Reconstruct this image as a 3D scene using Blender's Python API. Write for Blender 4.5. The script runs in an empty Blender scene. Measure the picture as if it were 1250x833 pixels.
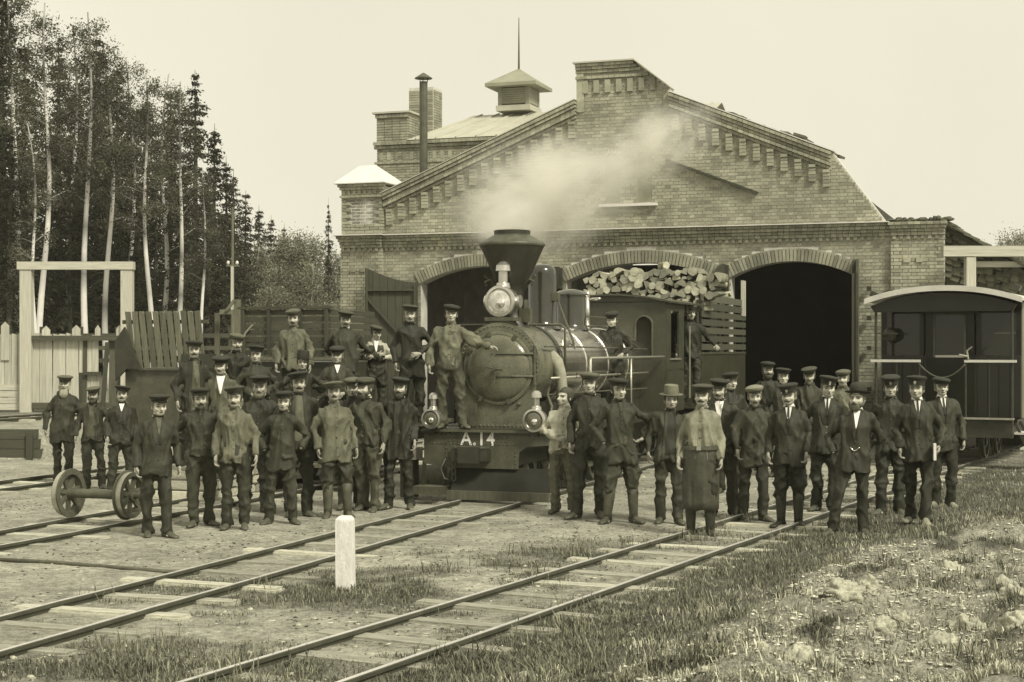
import bpy, bmesh, math, random
import numpy as np
from mathutils import Vector, Matrix, noise as mnoise
from mathutils.bvhtree import BVHTree

R = math.radians
rng = random.Random(14)
scene = bpy.context.scene
COL = scene.collection

# ------------------------------------------------------------------ camera
CAM_H, FPX, HOR = 2.1, 1900.0, 425.0          # eye height (m), focal length and horizon row of the 1250 px wide photograph
cam_d = bpy.data.cameras.new('camera'); cam = bpy.data.objects.new('camera', cam_d); COL.objects.link(cam)
cam_d.sensor_width = 36.0; cam_d.lens = FPX / 1250 * 36.0
cam_d.shift_y = (HOR - 416.5) / 1250
cam_d.clip_end = 3000; cam_d.clip_start = 0.1
cam.location = (0, 0, CAM_H); cam.rotation_euler = (R(90), 0, 0)
scene.camera = cam
scene.render.resolution_x = 1024; scene.render.resolution_y = 682

# ------------------------------------------------------------------ world and sun (pale overcast day)
SUN_EL, SUN_AZ = R(46), R(142)                 # azimuth clockwise from +Y: behind the camera, to its right
SKY_TINT = (1.05, 1.0, 0.805, 1)
world = bpy.data.worlds.new('World'); scene.world = world; world.use_nodes = True
wn = world.node_tree; wn.nodes.clear()
sky = wn.nodes.new('ShaderNodeTexSky'); sky.sky_type = 'NISHITA'; sky.sun_disc = False
sky.sun_elevation = SUN_EL; sky.sun_rotation = SUN_AZ
sky.air_density = 1.0; sky.dust_density = 4.0; sky.ozone_density = 1.0
bw = wn.nodes.new('ShaderNodeRGBToBW')
flat = wn.nodes.new('ShaderNodeMix'); flat.data_type = 'FLOAT'; flat.inputs[0].default_value = 0.85; flat.inputs[3].default_value = 7.9
tint = wn.nodes.new('ShaderNodeVectorMath'); tint.operation = 'SCALE'; tint.inputs[0].default_value = SKY_TINT[:3]
bg = wn.nodes.new('ShaderNodeBackground'); bg.inputs[1].default_value = 0.10
wo = wn.nodes.new('ShaderNodeOutputWorld')
wn.links.new(sky.outputs[0], bw.inputs[0]); wn.links.new(bw.outputs[0], flat.inputs[2])
# thin uneven cloud over the whole dome
wtc = wn.nodes.new('ShaderNodeTexCoord'); wnz = wn.nodes.new('ShaderNodeTexNoise'); wnz.inputs['Scale'].default_value = 3.0; wnz.inputs['Detail'].default_value = 6
wmr = wn.nodes.new('ShaderNodeMapRange'); wmr.inputs[1].default_value = 0.3; wmr.inputs[2].default_value = 0.7; wmr.inputs[3].default_value = 0.95; wmr.inputs[4].default_value = 1.04
wmu = wn.nodes.new('ShaderNodeMath'); wmu.operation = 'MULTIPLY'
wn.links.new(wtc.outputs['Generated'], wnz.inputs['Vector']); wn.links.new(wnz.outputs[0], wmr.inputs[0])
wn.links.new(flat.outputs[0], wmu.inputs[0]); wn.links.new(wmr.outputs[0], wmu.inputs[1])
wn.links.new(wmu.outputs[0], tint.inputs['Scale'])
wn.links.new(tint.outputs[0], bg.inputs[0]); wn.links.new(bg.outputs[0], wo.inputs[0])
sun_d = bpy.data.lights.new('sun', 'SUN'); sun_d.energy = 3.3; sun_d.angle = R(11); sun_d.color = (1.0, 0.96, 0.80)
sun = bpy.data.objects.new('sun', sun_d); COL.objects.link(sun)
sdir = Vector((math.sin(SUN_AZ) * math.cos(SUN_EL), math.cos(SUN_AZ) * math.cos(SUN_EL), math.sin(SUN_EL)))
sun.rotation_euler = (-sdir).to_track_quat('-Z', 'Y').to_euler(); sun.location = (-20, -30, 40)
vs = scene.view_settings
vs.view_transform = 'Standard'; vs.look = 'None'; vs.exposure = 0.22; vs.gamma = 1.0; vs.use_curve_mapping = False
scene.cycles.volume_step_rate = 1.0
scene.cycles.volume_max_steps = 128
scene.cycles.volume_bounces = 4

# ------------------------------------------------------------------ helpers
def gpt(px, py, z=0.0):
    """point at height z that shows at pixel (px, py) of the photograph"""
    Y = FPX * (CAM_H - z) / (py - HOR)
    return ((px - 625) / FPX * Y, Y)
def ppt(px, py, Y):
    return Vector(((px - 625) / FPX * Y, Y, CAM_H - (py - HOR) / FPX * Y))

def tone(v, warm=0.0):
    """surface colour for a reflectance v, in the toning of the print: darks olive, lights cream"""
    r_ = float(np.interp(v, (.05, .15, .35, .6), (.99, 1.01, 1.02, 1.03))); b_ = float(np.interp(v, (.05, .15, .35, .6), (.65, .71, .78, .94)))
    return (v * (r_ + warm), v, v * b_, 1.0)

class MB:
    """collects shapes, builds them as ONE mesh object"""
    def __init__(s): s.v = []; s.f = []; s.m = []
    def add(s, vs_, fs_, mi=0):
        o = len(s.v); s.v += [tuple(p) for p in vs_]
        s.f += [tuple(i + o for i in f) for f in fs_]; s.m += [mi] * len(fs_)
    def box(s, c, d, rot=None, mi=0, taper=1.0):
        hx, hy, hz = d[0] / 2, d[1] / 2, d[2] / 2
        P = []
        for z, k in ((-hz, 1.0), (hz, taper)):
            for x, y in ((-hx, -hy), (hx, -hy), (hx, hy), (-hx, hy)):
                P.append(Vector((x * k, y * k, z)))
        if rot is not None: P = [rot @ p for p in P]
        c = Vector(c); P = [p + c for p in P]
        s.add(P, [(3, 2, 1, 0), (4, 5, 6, 7), (0, 1, 5, 4), (1, 2, 6, 5), (2, 3, 7, 6), (3, 0, 4, 7)], mi)
    def bar(s, a, b, w, h, up=(0, 0, 1), mi=0):
        a = Vector(a); b = Vector(b); d = b - a; L = d.length; d.normalize(); up = Vector(up)
        if abs(d.dot(up)) > 0.98: up = Vector((0, 1, 0))
        sx = d.cross(up).normalized(); uz = sx.cross(d)
        M = Matrix((sx, d, uz)).transposed()
        s.box((a + b) / 2, (w, L, h), M, mi)
    def tube(s, pts, rad, n=10, mi=0, cap=True, ell=None):
        pts = [Vector(p) for p in pts]; k = len(pts)
        if not hasattr(rad, '__len__'): rad = [rad] * k
        rings = []; up = None
        for i in range(k):
            t = (pts[min(i + 1, k - 1)] - pts[max(i - 1, 0)]).normalized()
            if up is None:
                up = Vector((0, 0, 1)) if abs(t.z) < 0.9 else Vector((0, -1, 0))
            x = t.cross(up).normalized(); up = x.cross(t).normalized()
            r = rad[i]; rx, ry = (r if hasattr(r, '__len__') else (r, r))
            rings.append([pts[i] + x * (rx * math.cos(2 * math.pi * j / n)) + up * (ry * math.sin(2 * math.pi * j / n)) for j in range(n)])
        V = [p for r_ in rings for p in r_]; F = []
        for i in range(k - 1):
            for j in range(n):
                a = i * n + j; b = i * n + (j + 1) % n
                F.append((a, b, b + n, a + n))
        if cap:
            F.append(tuple(range(n - 1, -1, -1))); F.append(tuple((k - 1) * n + j for j in range(n)))
        s.add(V, F, mi)
    def loft(s, rings, mi=0, cap=True, closed=True):
        n = len(rings[0]); V = [p for r_ in rings for p in r_]; F = []
        for i in range(len(rings) - 1):
            for j in range(n if closed else n - 1):
                a = i * n + j; b = i * n + (j + 1) % n
                F.append((a, b, b + n, a + n))
        if cap and closed:
            F.append(tuple(range(n - 1, -1, -1))); F.append(tuple((len(rings) - 1) * n + j for j in range(n)))
        s.add(V, F, mi)
    def lathe(s, prof, c=(0, 0, 0), axis='Z', n=24, mi=0, sx=1.0, sy=1.0, rot=None):
        """prof: (radius, height) list"""
        rings = []
        for r, h in prof:
            ring = []
            for j in range(n):
                a = 2 * math.pi * j / n
                p = Vector((r * sx * math.cos(a), r * sy * math.sin(a), h))
                if axis == 'Y': p = Vector((p.x, p.z, -p.y))
                elif axis == 'X': p = Vector((p.z, p.y, -p.x))
                if rot is not None: p = rot @ p
                ring.append(p + Vector(c))
            rings.append(ring)
        s.loft(rings, mi)
    def prism(s, poly, a, b, axis='Y', mi=0):
        """2D polygon (x,z) extruded between a and b along axis Y (or (y,z) along X, (x,y) along Z)"""
        def P(p, t):
            return (p[0], t, p[1]) if axis == 'Y' else ((t, p[0], p[1]) if axis == 'X' else (p[0], p[1], t))
        n = len(poly); V = [P(p, a) for p in poly] + [P(p, b) for p in poly]
        F = [(i, (i + 1) % n, n + (i + 1) % n, n + i) for i in range(n)] + [tuple(range(n - 1, -1, -1)), tuple(range(n, 2 * n))]
        s.add(V, F, mi)
    def ball(s, c, r, n=12, m=8, mi=0, rot=None, jit=0.0, seed=0):
        if not hasattr(r, '__len__'): r = (r, r, r)
        V = []; F = []; c = Vector(c)
        def pt(i, j):
            th = math.pi * i / m; ph = 2 * math.pi * j / n
            d = Vector((math.sin(th) * math.cos(ph), math.sin(th) * math.sin(ph), math.cos(th)))
            k = 1 + (jit * mnoise.noise(d * 1.7 + Vector((seed * 3.1, seed, 0))) + jit * .6 * mnoise.noise(d * 4.1 + Vector((seed, 7, 0))) if jit else 0)
            p = Vector((d.x * r[0], d.y * r[1], d.z * r[2])) * k
            if rot is not None: p = rot @ p
            return p + c
        V.append(pt(0, 0))
        for i in range(1, m):
            for j in range(n): V.append(pt(i, j))
        V.append(pt(m, 0)); last = len(V) - 1
        for j in range(n):
            F.append((0, 1 + j, 1 + (j + 1) % n)); F.append((last, 1 + (m - 2) * n + (j + 1) % n, 1 + (m - 2) * n + j))
        for i in range(m - 2):
            for j in range(n):
                a = 1 + i * n + j; b = 1 + i * n + (j + 1) % n
                F.append((a, a + n, b + n, b))
        s.add(V, F, mi)
    def mesh(s, name, smooth=False, auto=None):
        me = bpy.data.meshes.new(name); me.from_pydata(s.v, [], s.f); 
        me.polygons.foreach_set('material_index', s.m)
        bm = bmesh.new(); bm.from_mesh(me); bmesh.ops.recalc_face_normals(bm, faces=bm.faces); bm.to_mesh(me); bm.free()
        if smooth or auto: me.polygons.foreach_set('use_smooth', [True] * len(me.polygons))
        if auto: me.set_sharp_from_angle(angle=R(auto))
        me.update()
        return me
    def build(s, name, mat, parent=None, smooth=False, auto=None, loc=None):
        me = s.mesh(name, smooth, auto)
        for m_ in (mat if isinstance(mat, (list, tuple)) else [mat]): me.materials.append(m_)
        o = bpy.data.objects.new(name, me); COL.objects.link(o)
        if parent: o.parent = parent
        if loc: o.location = loc
        return o

def link(name, me, parent=None, loc=(0, 0, 0), rot=(0, 0, 0), scale=None):
    o = bpy.data.objects.new(name, me); COL.objects.link(o)
    if parent: o.parent = parent
    o.location = loc; o.rotation_euler = rot
    if scale: o.scale = scale
    return o
def tag(o, label=None, cat=None, group=None, kind=None):
    if label: o['label'] = label
    if cat: o['category'] = cat
    if group: o['group'] = group
    if kind: o['kind'] = kind
    return o
def thing(name, label, cat, loc=(0, 0, 0), rotz=0.0, group=None):
    o = bpy.data.objects.new(name, None); COL.objects.link(o); o.empty_display_size = 0.2
    o.location = loc; o.rotation_euler = (0, 0, rotz)
    return tag(o, label, cat, group)

# ------------------------------------------------------------------ materials
MATS = {}
def mat(name, v, rough=0.8, var=0.25, scale=6.0, bump=0.0, bscale=40.0, metal=0.0, attr=None, rnd=0.0, stretch=None, spec=0.5, fine=0.0, dirt=0.0, warm=0.0, coat=0.0):
    """grey-olive procedural surface: uneven colour, optional stretched grain, bump, per-object and per-vertex tint"""
    if name in MATS: return MATS[name]
    m = bpy.data.materials.new(name); m.use_nodes = True; MATS[name] = m
    nt = m.node_tree; N = nt.nodes; L = nt.links
    bs = N['Principled BSDF']; bs.inputs['Roughness'].default_value = rough; bs.inputs['Metallic'].default_value = metal
    bs.inputs['Specular IOR Level'].default_value = spec
    if coat: bs.inputs['Coat Weight'].default_value = coat; bs.inputs['Coat Roughness'].default_value = 0.12
    tc = N.new('ShaderNodeTexCoord'); vec = tc.outputs['Object']
    if stretch:
        mp = N.new('ShaderNodeMapping'); mp.inputs['Scale'].default_value = stretch; L.new(vec, mp.inputs[0]); vec = mp.outputs[0]
    nz = N.new('ShaderNodeTexNoise'); nz.inputs['Scale'].default_value = scale; nz.inputs['Detail'].default_value = 5; nz.inputs['Roughness'].default_value = 0.6
    L.new(vec, nz.inputs['Vector'])
    mr = N.new('ShaderNodeMapRange'); mr.inputs[1].default_value = 0.28; mr.inputs[2].default_value = 0.72
    mr.inputs[3].default_value = 1 - var; mr.inputs[4].default_value = 1 + var; L.new(nz.outputs[0], mr.inputs[0])
    fac = mr.outputs[0]
    def mul(a, b):
        q = N.new('ShaderNodeMath'); q.operation = 'MULTIPLY'; L.new(a, q.inputs[0]); L.new(b, q.inputs[1]); return q.outputs[0]
    if fine:
        n2 = N.new('ShaderNodeTexNoise'); n2.inputs['Scale'].default_value = scale * 9; n2.inputs['Detail'].default_value = 3; L.new(vec, n2.inputs['Vector'])
        r2 = N.new('ShaderNodeMapRange'); r2.inputs[1].default_value = 0.3; r2.inputs[2].default_value = 0.7; r2.inputs[3].default_value = 1 - fine; r2.inputs[4].default_value = 1 + fine
        L.new(n2.outputs[0], r2.inputs[0]); fac = mul(fac, r2.outputs[0])
    if rnd:
        oi = N.new('ShaderNodeObjectInfo'); r3 = N.new('ShaderNodeMapRange'); r3.inputs[3].default_value = 1 - rnd; r3.inputs[4].default_value = 1 + rnd
        L.new(oi.outputs['Random'], r3.inputs[0]); fac = mul(fac, r3.outputs[0])
    if attr:
        at = N.new('ShaderNodeAttribute'); at.attribute_name = attr; fac = mul(fac, at.outputs['Fac'])
    sc = N.new('ShaderNodeVectorMath'); sc.operation = 'SCALE'; sc.inputs[0].default_value = tone(v, warm)[:3]
    L.new(fac, sc.inputs['Scale']); L.new(sc.outputs[0], bs.inputs['Base Color'])
    if bump:
        nb = N.new('ShaderNodeTexNoise'); nb.inputs['Scale'].default_value = bscale; nb.inputs['Detail'].default_value = 4; L.new(vec, nb.inputs['Vector'])
        bp = N.new('ShaderNodeBump'); bp.inputs['Strength'].default_value = bump; bp.inputs['Distance'].default_value = 0.02
        L.new(nb.outputs[0], bp.inputs['Height']); L.new(bp.outputs[0], bs.inputs['Normal'])
    return m

M_BRICK = mat('brick', 0.30, 0.9, 0.32, .9, 0.4, 60, attr='tint', fine=0.12)
M_MORTAR = mat('mortar', 0.54, 0.95, 0.2, 3, 0.2, 80)
M_PALE = mat('painted_sheet', 0.64, 0.5, 0.08, 4)
M_ZINCD = mat('dull_roof_sheet', 0.26, 0.6, 0.2, 2)
M_ZINC = mat('roof_sheet', 0.42, 0.55, 0.12, 1.5, stretch=(1, 1, .2))
M_DARKWOOD = mat('dark_wood', 0.05, 0.8, 0.3, 4, 0.3, 30, stretch=(8, 8, .6), rnd=0.2)
M_DARKWOOD_H = mat('dark_wood_lying', 0.06, 0.8, 0.3, 4, 0.3, 30, stretch=(.6, 8, 8), rnd=0.25)
M_GREYWOOD = mat('weathered_wood', 0.115, 0.85, 0.3, 4, 0.4, 30, stretch=(8, 8, .6), rnd=0.25)
M_NEWWOOD = mat('pale_sawn_wood', 0.44, 0.75, 0.22, 4, 0.25, 30, stretch=(9, 9, .5), rnd=0.12)
M_NEWWOOD_H = mat('pale_sawn_wood_lying', 0.44, 0.75, 0.22, 4, 0.25, 30, stretch=(.5, 9, 9), rnd=0.12)
M_WHITEPAINT = mat('white_paint', 0.70, 0.7, 0.2, 7, 0.35, 40, stretch=(3, 3, 1), fine=.08)
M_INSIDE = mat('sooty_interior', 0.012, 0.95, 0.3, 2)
M_IRON = mat('black_iron', 0.035, 0.42, 0.35, 5, 0.12, 60, spec=0.5, fine=0.2)
M_IRON2 = mat('grey_worn_iron', 0.075, 0.5, 0.35, 6, 0.2, 50, fine=0.25)
M_RUST = mat('rusty_iron', 0.085, 0.75, 0.35, 8, 0.3, 60, fine=0.2)
M_STEELTREAD = mat('bright_worn_steel', 0.42, 0.38, 0.2, 12, metal=0.6)
M_RAIL = mat('rail_steel', 0.055, 0.6, 0.3, 6, 0.2, 50)
M_RAILTOP = mat('rail_head', 0.6, 0.38, 0.2, 10, metal=0.4)
M_CLAD = mat('boiler_cladding', 0.85, 0.24, 0.15, 2.5, 0.03, 10, metal=1.0)
M_DOME = mat('black_gloss_iron', 0.03, 0.2, 0.3, 4, coat=.6)
M_SMOKEBOX = mat('smokebox_grey', 0.12, 0.24, 0.3, 5, 0.1, 40, fine=0.2)
M_BRASS = mat('lamp_brass', 0.55, 0.28, 0.15, 8, metal=0.85)
M_LENS = mat('lamp_lens', 0.10, 0.08, 0.3, 6, spec=0.8, coat=0.6)
M_REFLECT = mat('lamp_reflector', 0.80, 0.15, 0.1, 8, metal=0.9)
M_COACH = mat('coach_paint', 0.014, 0.22, 0.2, 3, coat=0.06, spec=0.25)
M_COACHSIDE = mat('coach_side_boards', 0.15, 0.45, 0.2, 3, coat=0.2)
M_CANVAS = mat('roof_canvas', 0.55, 0.75, 0.15, 3, 0.15, 20)
M_GLASS = mat('dark_glass', 0.02, 0.06, 0.1, 3, spec=0.45)
M_LETTER = mat('letter_white', 0.72, 0.6, 0.12, 20)
M_BARK = mat('dark_bark', 0.07, 0.9, 0.4, 3, 0.5, 20)
M_BIRCHBARK = mat('birch_bark', 0.62, 0.8, 0.12, 3, attr='tint')
M_LOG = mat('split_birch_face', 0.34, 0.8, 0.3, 9, 0.3, 40, rnd=0.5)
M_LOGBARK = mat('log_bark', 0.20, 0.9, 0.5, 7, 0.4, 40, rnd=0.4)
M_STONE = mat('pale_clod', 0.36, 0.95, 0.35, 7, 0.6, 25, rnd=0.15, fine=0.3)
M_SHINGLE = mat('shingle', 0.085, 0.9, 0.5, 3, 0.4, 30, rnd=0.35)
# ------------------------------------------------------------------ ground
TH = R(19.4)                                    # the shed, the engine and its track share this heading
Uv = Vector((math.cos(TH), -math.sin(TH), 0)); Vv = Vector((math.sin(TH), math.cos(TH), 0))
P_L = Vector((-0.277, 20.9, 0))
AR = R(26.8)                                    # heading of the track on the right
P_R = Vector((-1.43, 9.78, 0)); VR = Vector((math.sin(AR), math.cos(AR), 0)); UR = Vector((math.cos(AR), -math.sin(AR), 0))
GAUGE = 0.82
def trk(t, q, z=0.0):
    p = P_L + Uv * t + Vv * q; return Vector((p.x, p.y, z))
def nz2(x, y, s, o=0.0): return mnoise.noise(Vector((x * s + o, y * s - o, o * 1.7)))
def sstep(a, b, x):
    t = max(0.0, min(1.0, (x - a) / (b - a))); return t * t * (3 - 2 * t)
def right_of_R(x, y): return (x - P_R.x) * UR.x + (y - P_R.y) * UR.y
def off_L(x, y): return (x - P_L.x) * Uv.x + (y - P_L.y) * Uv.y
def gz(x, y):
    h = 0.030 * nz2(x, y, 0.55, 3) + 0.018 * nz2(x, y, 1.7, 9) + 0.010 * nz2(x, y, 4.5, 5)
    t = off_L(x, y); r = right_of_R(x, y)
    for d in (abs(t), abs(t + 3.63), abs(t + 7.8)): h *= 1 - 0.75 * (1 - sstep(0.5, 0.9, d))
    h *= 1 - 0.7 * (1 - sstep(0.5, 0.9, abs(r)))
    # spoil bank in front on the right
    if r > 0.8 and y < 24:
        k = sstep(1.1, 3.0, r) * (1 - sstep(15.5, 21.0, y))
        h += k * (0.27 + 0.13 * nz2(x, y, 0.9, 21) + 0.13 * nz2(x, y, 2.4, 31) + 0.08 * nz2(x, y, 5.0, 2))
        h += 0.05 * sstep(0.6, 1.4, r) * (nz2(x, y, 3.2, 12) + .4)
    # loading platform level behind the left sidings
    k = sstep(29.45, 29.6, y) * sstep(-8.75, -8.95, x) if y < 34 else sstep(-6.0, -9.0, x)
    if y >= 29.45: h += 0.55 * k
    return h - 0.015
def grow(a, b, step, lim, k):
    v = [a]; 
    while v[-1] < b: v.append(v[-1] + step)
    st = step; hi = []
    p = v[-1]
    while p < lim: st *= k; p += st; hi.append(p)
    return v, hi
v, hi = grow(-11.5, 8.5, 0.125, 900, 1.22); lo = []; p, st = -11.5, 0.125
while p > -900: st *= 1.22; p -= st; lo.append(p)
XS = lo[::-1] + v + hi
v, hi = grow(7.0, 31.0, 0.125, 1500, 1.22); lo = []; p, st = 7.0, 0.125
while p > -60: st *= 1.3; p -= st; lo.append(p)
YS = lo[::-1] + v + hi
gv = [(x, y, gz(x, y)) for y in YS for x in XS]; nx = len(XS)
gf = [(j * nx + i, j * nx + i + 1, (j + 1) * nx + i + 1, (j + 1) * nx + i) for j in range(len(YS) - 1) for i in range(nx - 1)]
me = bpy.data.meshes.new('ground'); me.from_pydata(gv, [], gf); me.polygons.foreach_set('use_smooth', [True] * len(gf))

def grass_density(x, y):
    """0..1: how grassy the yard is at this spot"""
    t = off_L(x, y); r = right_of_R(x, y)
    n = 0.5 + 0.5 * nz2(x, y, 0.55, 40) + 0.32 * nz2(x, y, 1.6, 50) + .22 * nz2(x, y, 4.0, 60)
    if r > 0.55: d = 0.60 + 0.55 * (n - 0.5)
    elif abs(r) < 0.5: d = 1.1 * (n - 0.32)
    elif t > 0.55: d = 1.35 * (n - 0.30)
    elif abs(t) < 0.5: d = 0.9 * (n - 0.46)
    elif t > -1.2: d = 0.6 * (n - 0.70)
    else: d = 0.45 * (n - 0.82)
    if r <= 0.55 and abs(r) > .5 and y > 15.5: d *= 1 - sstep(15.5, 18.5, y)
    if y < 13 and r < -.5 and t > .5: d *= .85
    if r > 1.5 and y < 16.5:                      # bare earth showing through the torn turf of the bank
        d -= sstep(1.5, 2.4, r) * (1.0 - sstep(14, 16.5, y)) * max(0, 1.3 * (nz2(x, y, 2.1, 91) + .5 * nz2(x, y, 5.5, 17) + .42))
    if r > 0.55 and y > 24: d *= 1 - 0.6 * sstep(24, 30, y)
    return max(0.0, min(1.0, d))
a = me.attributes.new('grassy', 'FLOAT', 'POINT')
a.data.foreach_set('value', [grass_density(x, y) if (5 < y < 36 and -14 < x < 14) else 0.35 for x, y, z in gv])
gm = bpy.data.materials.new('yard_dirt'); gm.use_nodes = True; nt = gm.node_tree; N = nt.nodes; L = nt.links
bs = N['Principled BSDF']; bs.inputs['Roughness'].default_value = 0.95; bs.inputs['Specular IOR Level'].default_value = 0.2
tc = N.new('ShaderNodeTexCoord')
def nzn(scale, det=6, rough=.65):
    q = N.new('ShaderNodeTexNoise'); q.inputs['Scale'].default_value = scale; q.inputs['Detail'].default_value = det; q.inputs['Roughness'].default_value = rough; L.new(tc.outputs['Object'], q.inputs['Vector']); return q.outputs[0]
def mrange(i, a, b, c, d):
    q = N.new('ShaderNodeMapRange'); q.inputs[1].default_value = a; q.inputs[2].default_value = b; q.inputs[3].default_value = c; q.inputs[4].default_value = d; L.new(i, q.inputs[0]); return q.outputs[0]
def mathn(op, a, b):
    q = N.new('ShaderNodeMath'); q.operation = op
    for i, s_ in enumerate((a, b)):
        if isinstance(s_, (int, float)): q.inputs[i].default_value = s_
        else: L.new(s_, q.inputs[i])
    return q.outputs[0]
big = mrange(nzn(0.45), .3, .7, .75, 1.2); mid = mrange(nzn(2.3), .3, .7, .62, 1.25); fin = mrange(nzn(14, 6, .75), .32, .68, .5, 1.35); peb = mrange(nzn(60, 3), .35, .65, .65, 1.25)
at = N.new('ShaderNodeAttribute'); at.attribute_name = 'grassy'
dark = mrange(at.outputs['Fac'], 0.05, .55, 1.0, .30)
fac = mathn('MULTIPLY', mathn('MULTIPLY', big, mid), mathn('MULTIPLY', mathn('MULTIPLY', fin, peb), dark))
sc = N.new('ShaderNodeVectorMath'); sc.operation = 'SCALE'; sc.inputs[0].default_value = tone(0.41)[:3]
L.new(fac, sc.inputs['Scale']); L.new(sc.outputs[0], bs.inputs['Base Color'])
bp = N.new('ShaderNodeBump'); bp.inputs['Strength'].default_value = 1.0; bp.inputs['Distance'].default_value = 0.05
L.new(mathn('ADD', nzn(9, 8, .7), mathn('MULTIPLY', nzn(45, 5), .5)), bp.inputs['Height']); L.new(bp.outputs[0], bs.inputs['Normal'])
me.materials.append(gm)
ground = bpy.data.objects.new('ground', me); COL.objects.link(ground); tag(ground, 'trodden sandy railway yard with patches of grass', 'ground', kind='structure')

# grass: uncountable blades
def blades(name, pts, hlo, hhi, material, label):
    V = []; F = []; T = []
    for (x, y, k) in pts:
        h = rng.uniform(hlo, hhi) * (0.55 + 0.6 * k); a = rng.uniform(0, 6.283); w = rng.uniform(.0025, .0055) * (1 + h)
        lx, ly = math.cos(a) * h * rng.uniform(.1, .8), math.sin(a) * h * rng.uniform(.1, .8)
        cx, cy = -math.sin(a) * w, math.cos(a) * w; z = gz(x, y) - .01
        o = len(V)
        V += [(x - cx, y - cy, z), (x + cx, y + cy, z), (x + lx * .45 + cx * .7, y + ly * .45 + cy * .7, z + h * .6), (x + lx * .45 - cx * .7, y + ly * .45 - cy * .7, z + h * .6), (x + lx, y + ly, z + h * rng.uniform(.75, 1))]
        F += [(o, o + 1, o + 2, o + 3), (o + 3, o + 2, o + 4)]
        g = rng.choice((.6, .8, 1, 1.2, 1.9)); T += [g * .8, g * .8, g, g, g * 1.2]
    me = bpy.data.meshes.new(name); me.from_pydata(V, [], F); q = me.attributes.new('tint', 'FLOAT', 'POINT'); q.data.foreach_set('value', T)
    me.materials.append(material); o = bpy.data.objects.new(name, me); COL.objects.link(o); return tag(o, label, 'grass', kind='stuff')
M_GRASS = mat('grass_blade', 0.135, 0.8, 0.3, 0.8, attr='tint')
M_STRAW = mat('dry_grass_blade', 0.30, 0.85, 0.3, 0.8, attr='tint')
pts = []; dry = []
def r_bank(x, y, d): return right_of_R(x, y) > 1.3 and y < 17 and d < .2 and rng.random() < .22
tries = 0
while len(pts) < 105000 and tries < 900000:
    tries += 1
    y = 8.2 + (rng.random() ** 1.7) * 21; x = rng.uniform(-.36 * y - .3, .36 * y + .5)
    d = grass_density(x, y)
    if r_bank(x, y, d): dry.append((x, y, .5))
    if rng.random() < max(0, d - .10) * 1.9:
        t = off_L(x, y); r = right_of_R(x, y)
        if abs(abs(t) - GAUGE / 2) < .06 or abs(abs(r) - GAUGE / 2) < .06: continue
        if r > 1.2 and nz2(x, y, 1.1, 77) > .12: 
            if rng.random() < .35: dry.append((x, y, d))
        else: pts.append((x, y, d))
blades('grass', pts, .025, .075, M_GRASS, 'dark short grass growing in patches between the tracks')
blades('dry_grass', dry, .025, .09, M_STRAW, 'pale dry grass on the spoil bank beside the track')

weed = []
for i in range(520):                             # taller weeds in loose clumps
    y = 8.6 + 13 * rng.random() ** 1.4; x = rng.uniform(-.35 * y, .36 * y + .3); d = grass_density(x, y)
    if d < .22: continue
    for k in range(rng.randint(14, 40)):
        weed.append((x + rng.gauss(0, .09), y + rng.gauss(0, .09), rng.uniform(.4, 1.0)))
blades('weeds', weed, .07, .17, M_GRASS, 'loose clumps of taller dark weeds beside the rails')
# pale clods and stones on the bank
for i, (px, py, s) in enumerate([(1030, 750, .13), (1160, 708, .12), (1195, 712, .09), (1130, 735, .06), (1225, 720, .11), (975, 820, .10), (1075, 800, .09), (1060, 745, .1), (1240, 752, .10), (1100, 765, .06), (1015, 828, .09),
                                 (1180, 775, .12), (1215, 650, .06), (1150, 655, .05), (1120, 690, .07), (1245, 790, .12), (1150, 815, .1), (930, 830, .08), (1080, 662, .035), (770, 745, .04), (640, 790, .04), (1195, 690, .1)]):
    x, y = gpt(px, py, .2); z = gz(x, y)
    m = MB(); m.ball((0, 0, 0), (s, s * .8, s * .72), 34, 24, jit=.35, seed=i + 1)
    m.v = [tuple(Vector(p) * (1 + .30 * mnoise.noise(Vector(p) * 14 + Vector((i, 0, 0))) + .16 * mnoise.noise(Vector(p) * 34) + .1 * mnoise.noise(Vector(p) * 70))) for p in m.v]
    o = m.build('clod', M_STONE, smooth=True); o.location = (x, y, z - s * .05); o.rotation_euler = (0, 0, rng.uniform(0, 6))
    tag(o, 'pale earth clod lying on the grassy bank', 'clod', 'clods on the bank')
for i in range(70):
    px, py = (rng.uniform(0, 900), rng.uniform(640, 830)); x, y = gpt(px, py); s = rng.uniform(.008, .028)
    m = MB(); m.ball((0, 0, 0), (s, s * .8, s * .6), 8, 6, jit=.5, seed=i + 40)
    o = m.build('pebble', M_STONE, smooth=True); o.location = (x, y, gz(x, y) + s * .2)
    tag(o, 'small loose stone on the bare yard ground', 'stone', 'loose stones in the yard')

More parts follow.
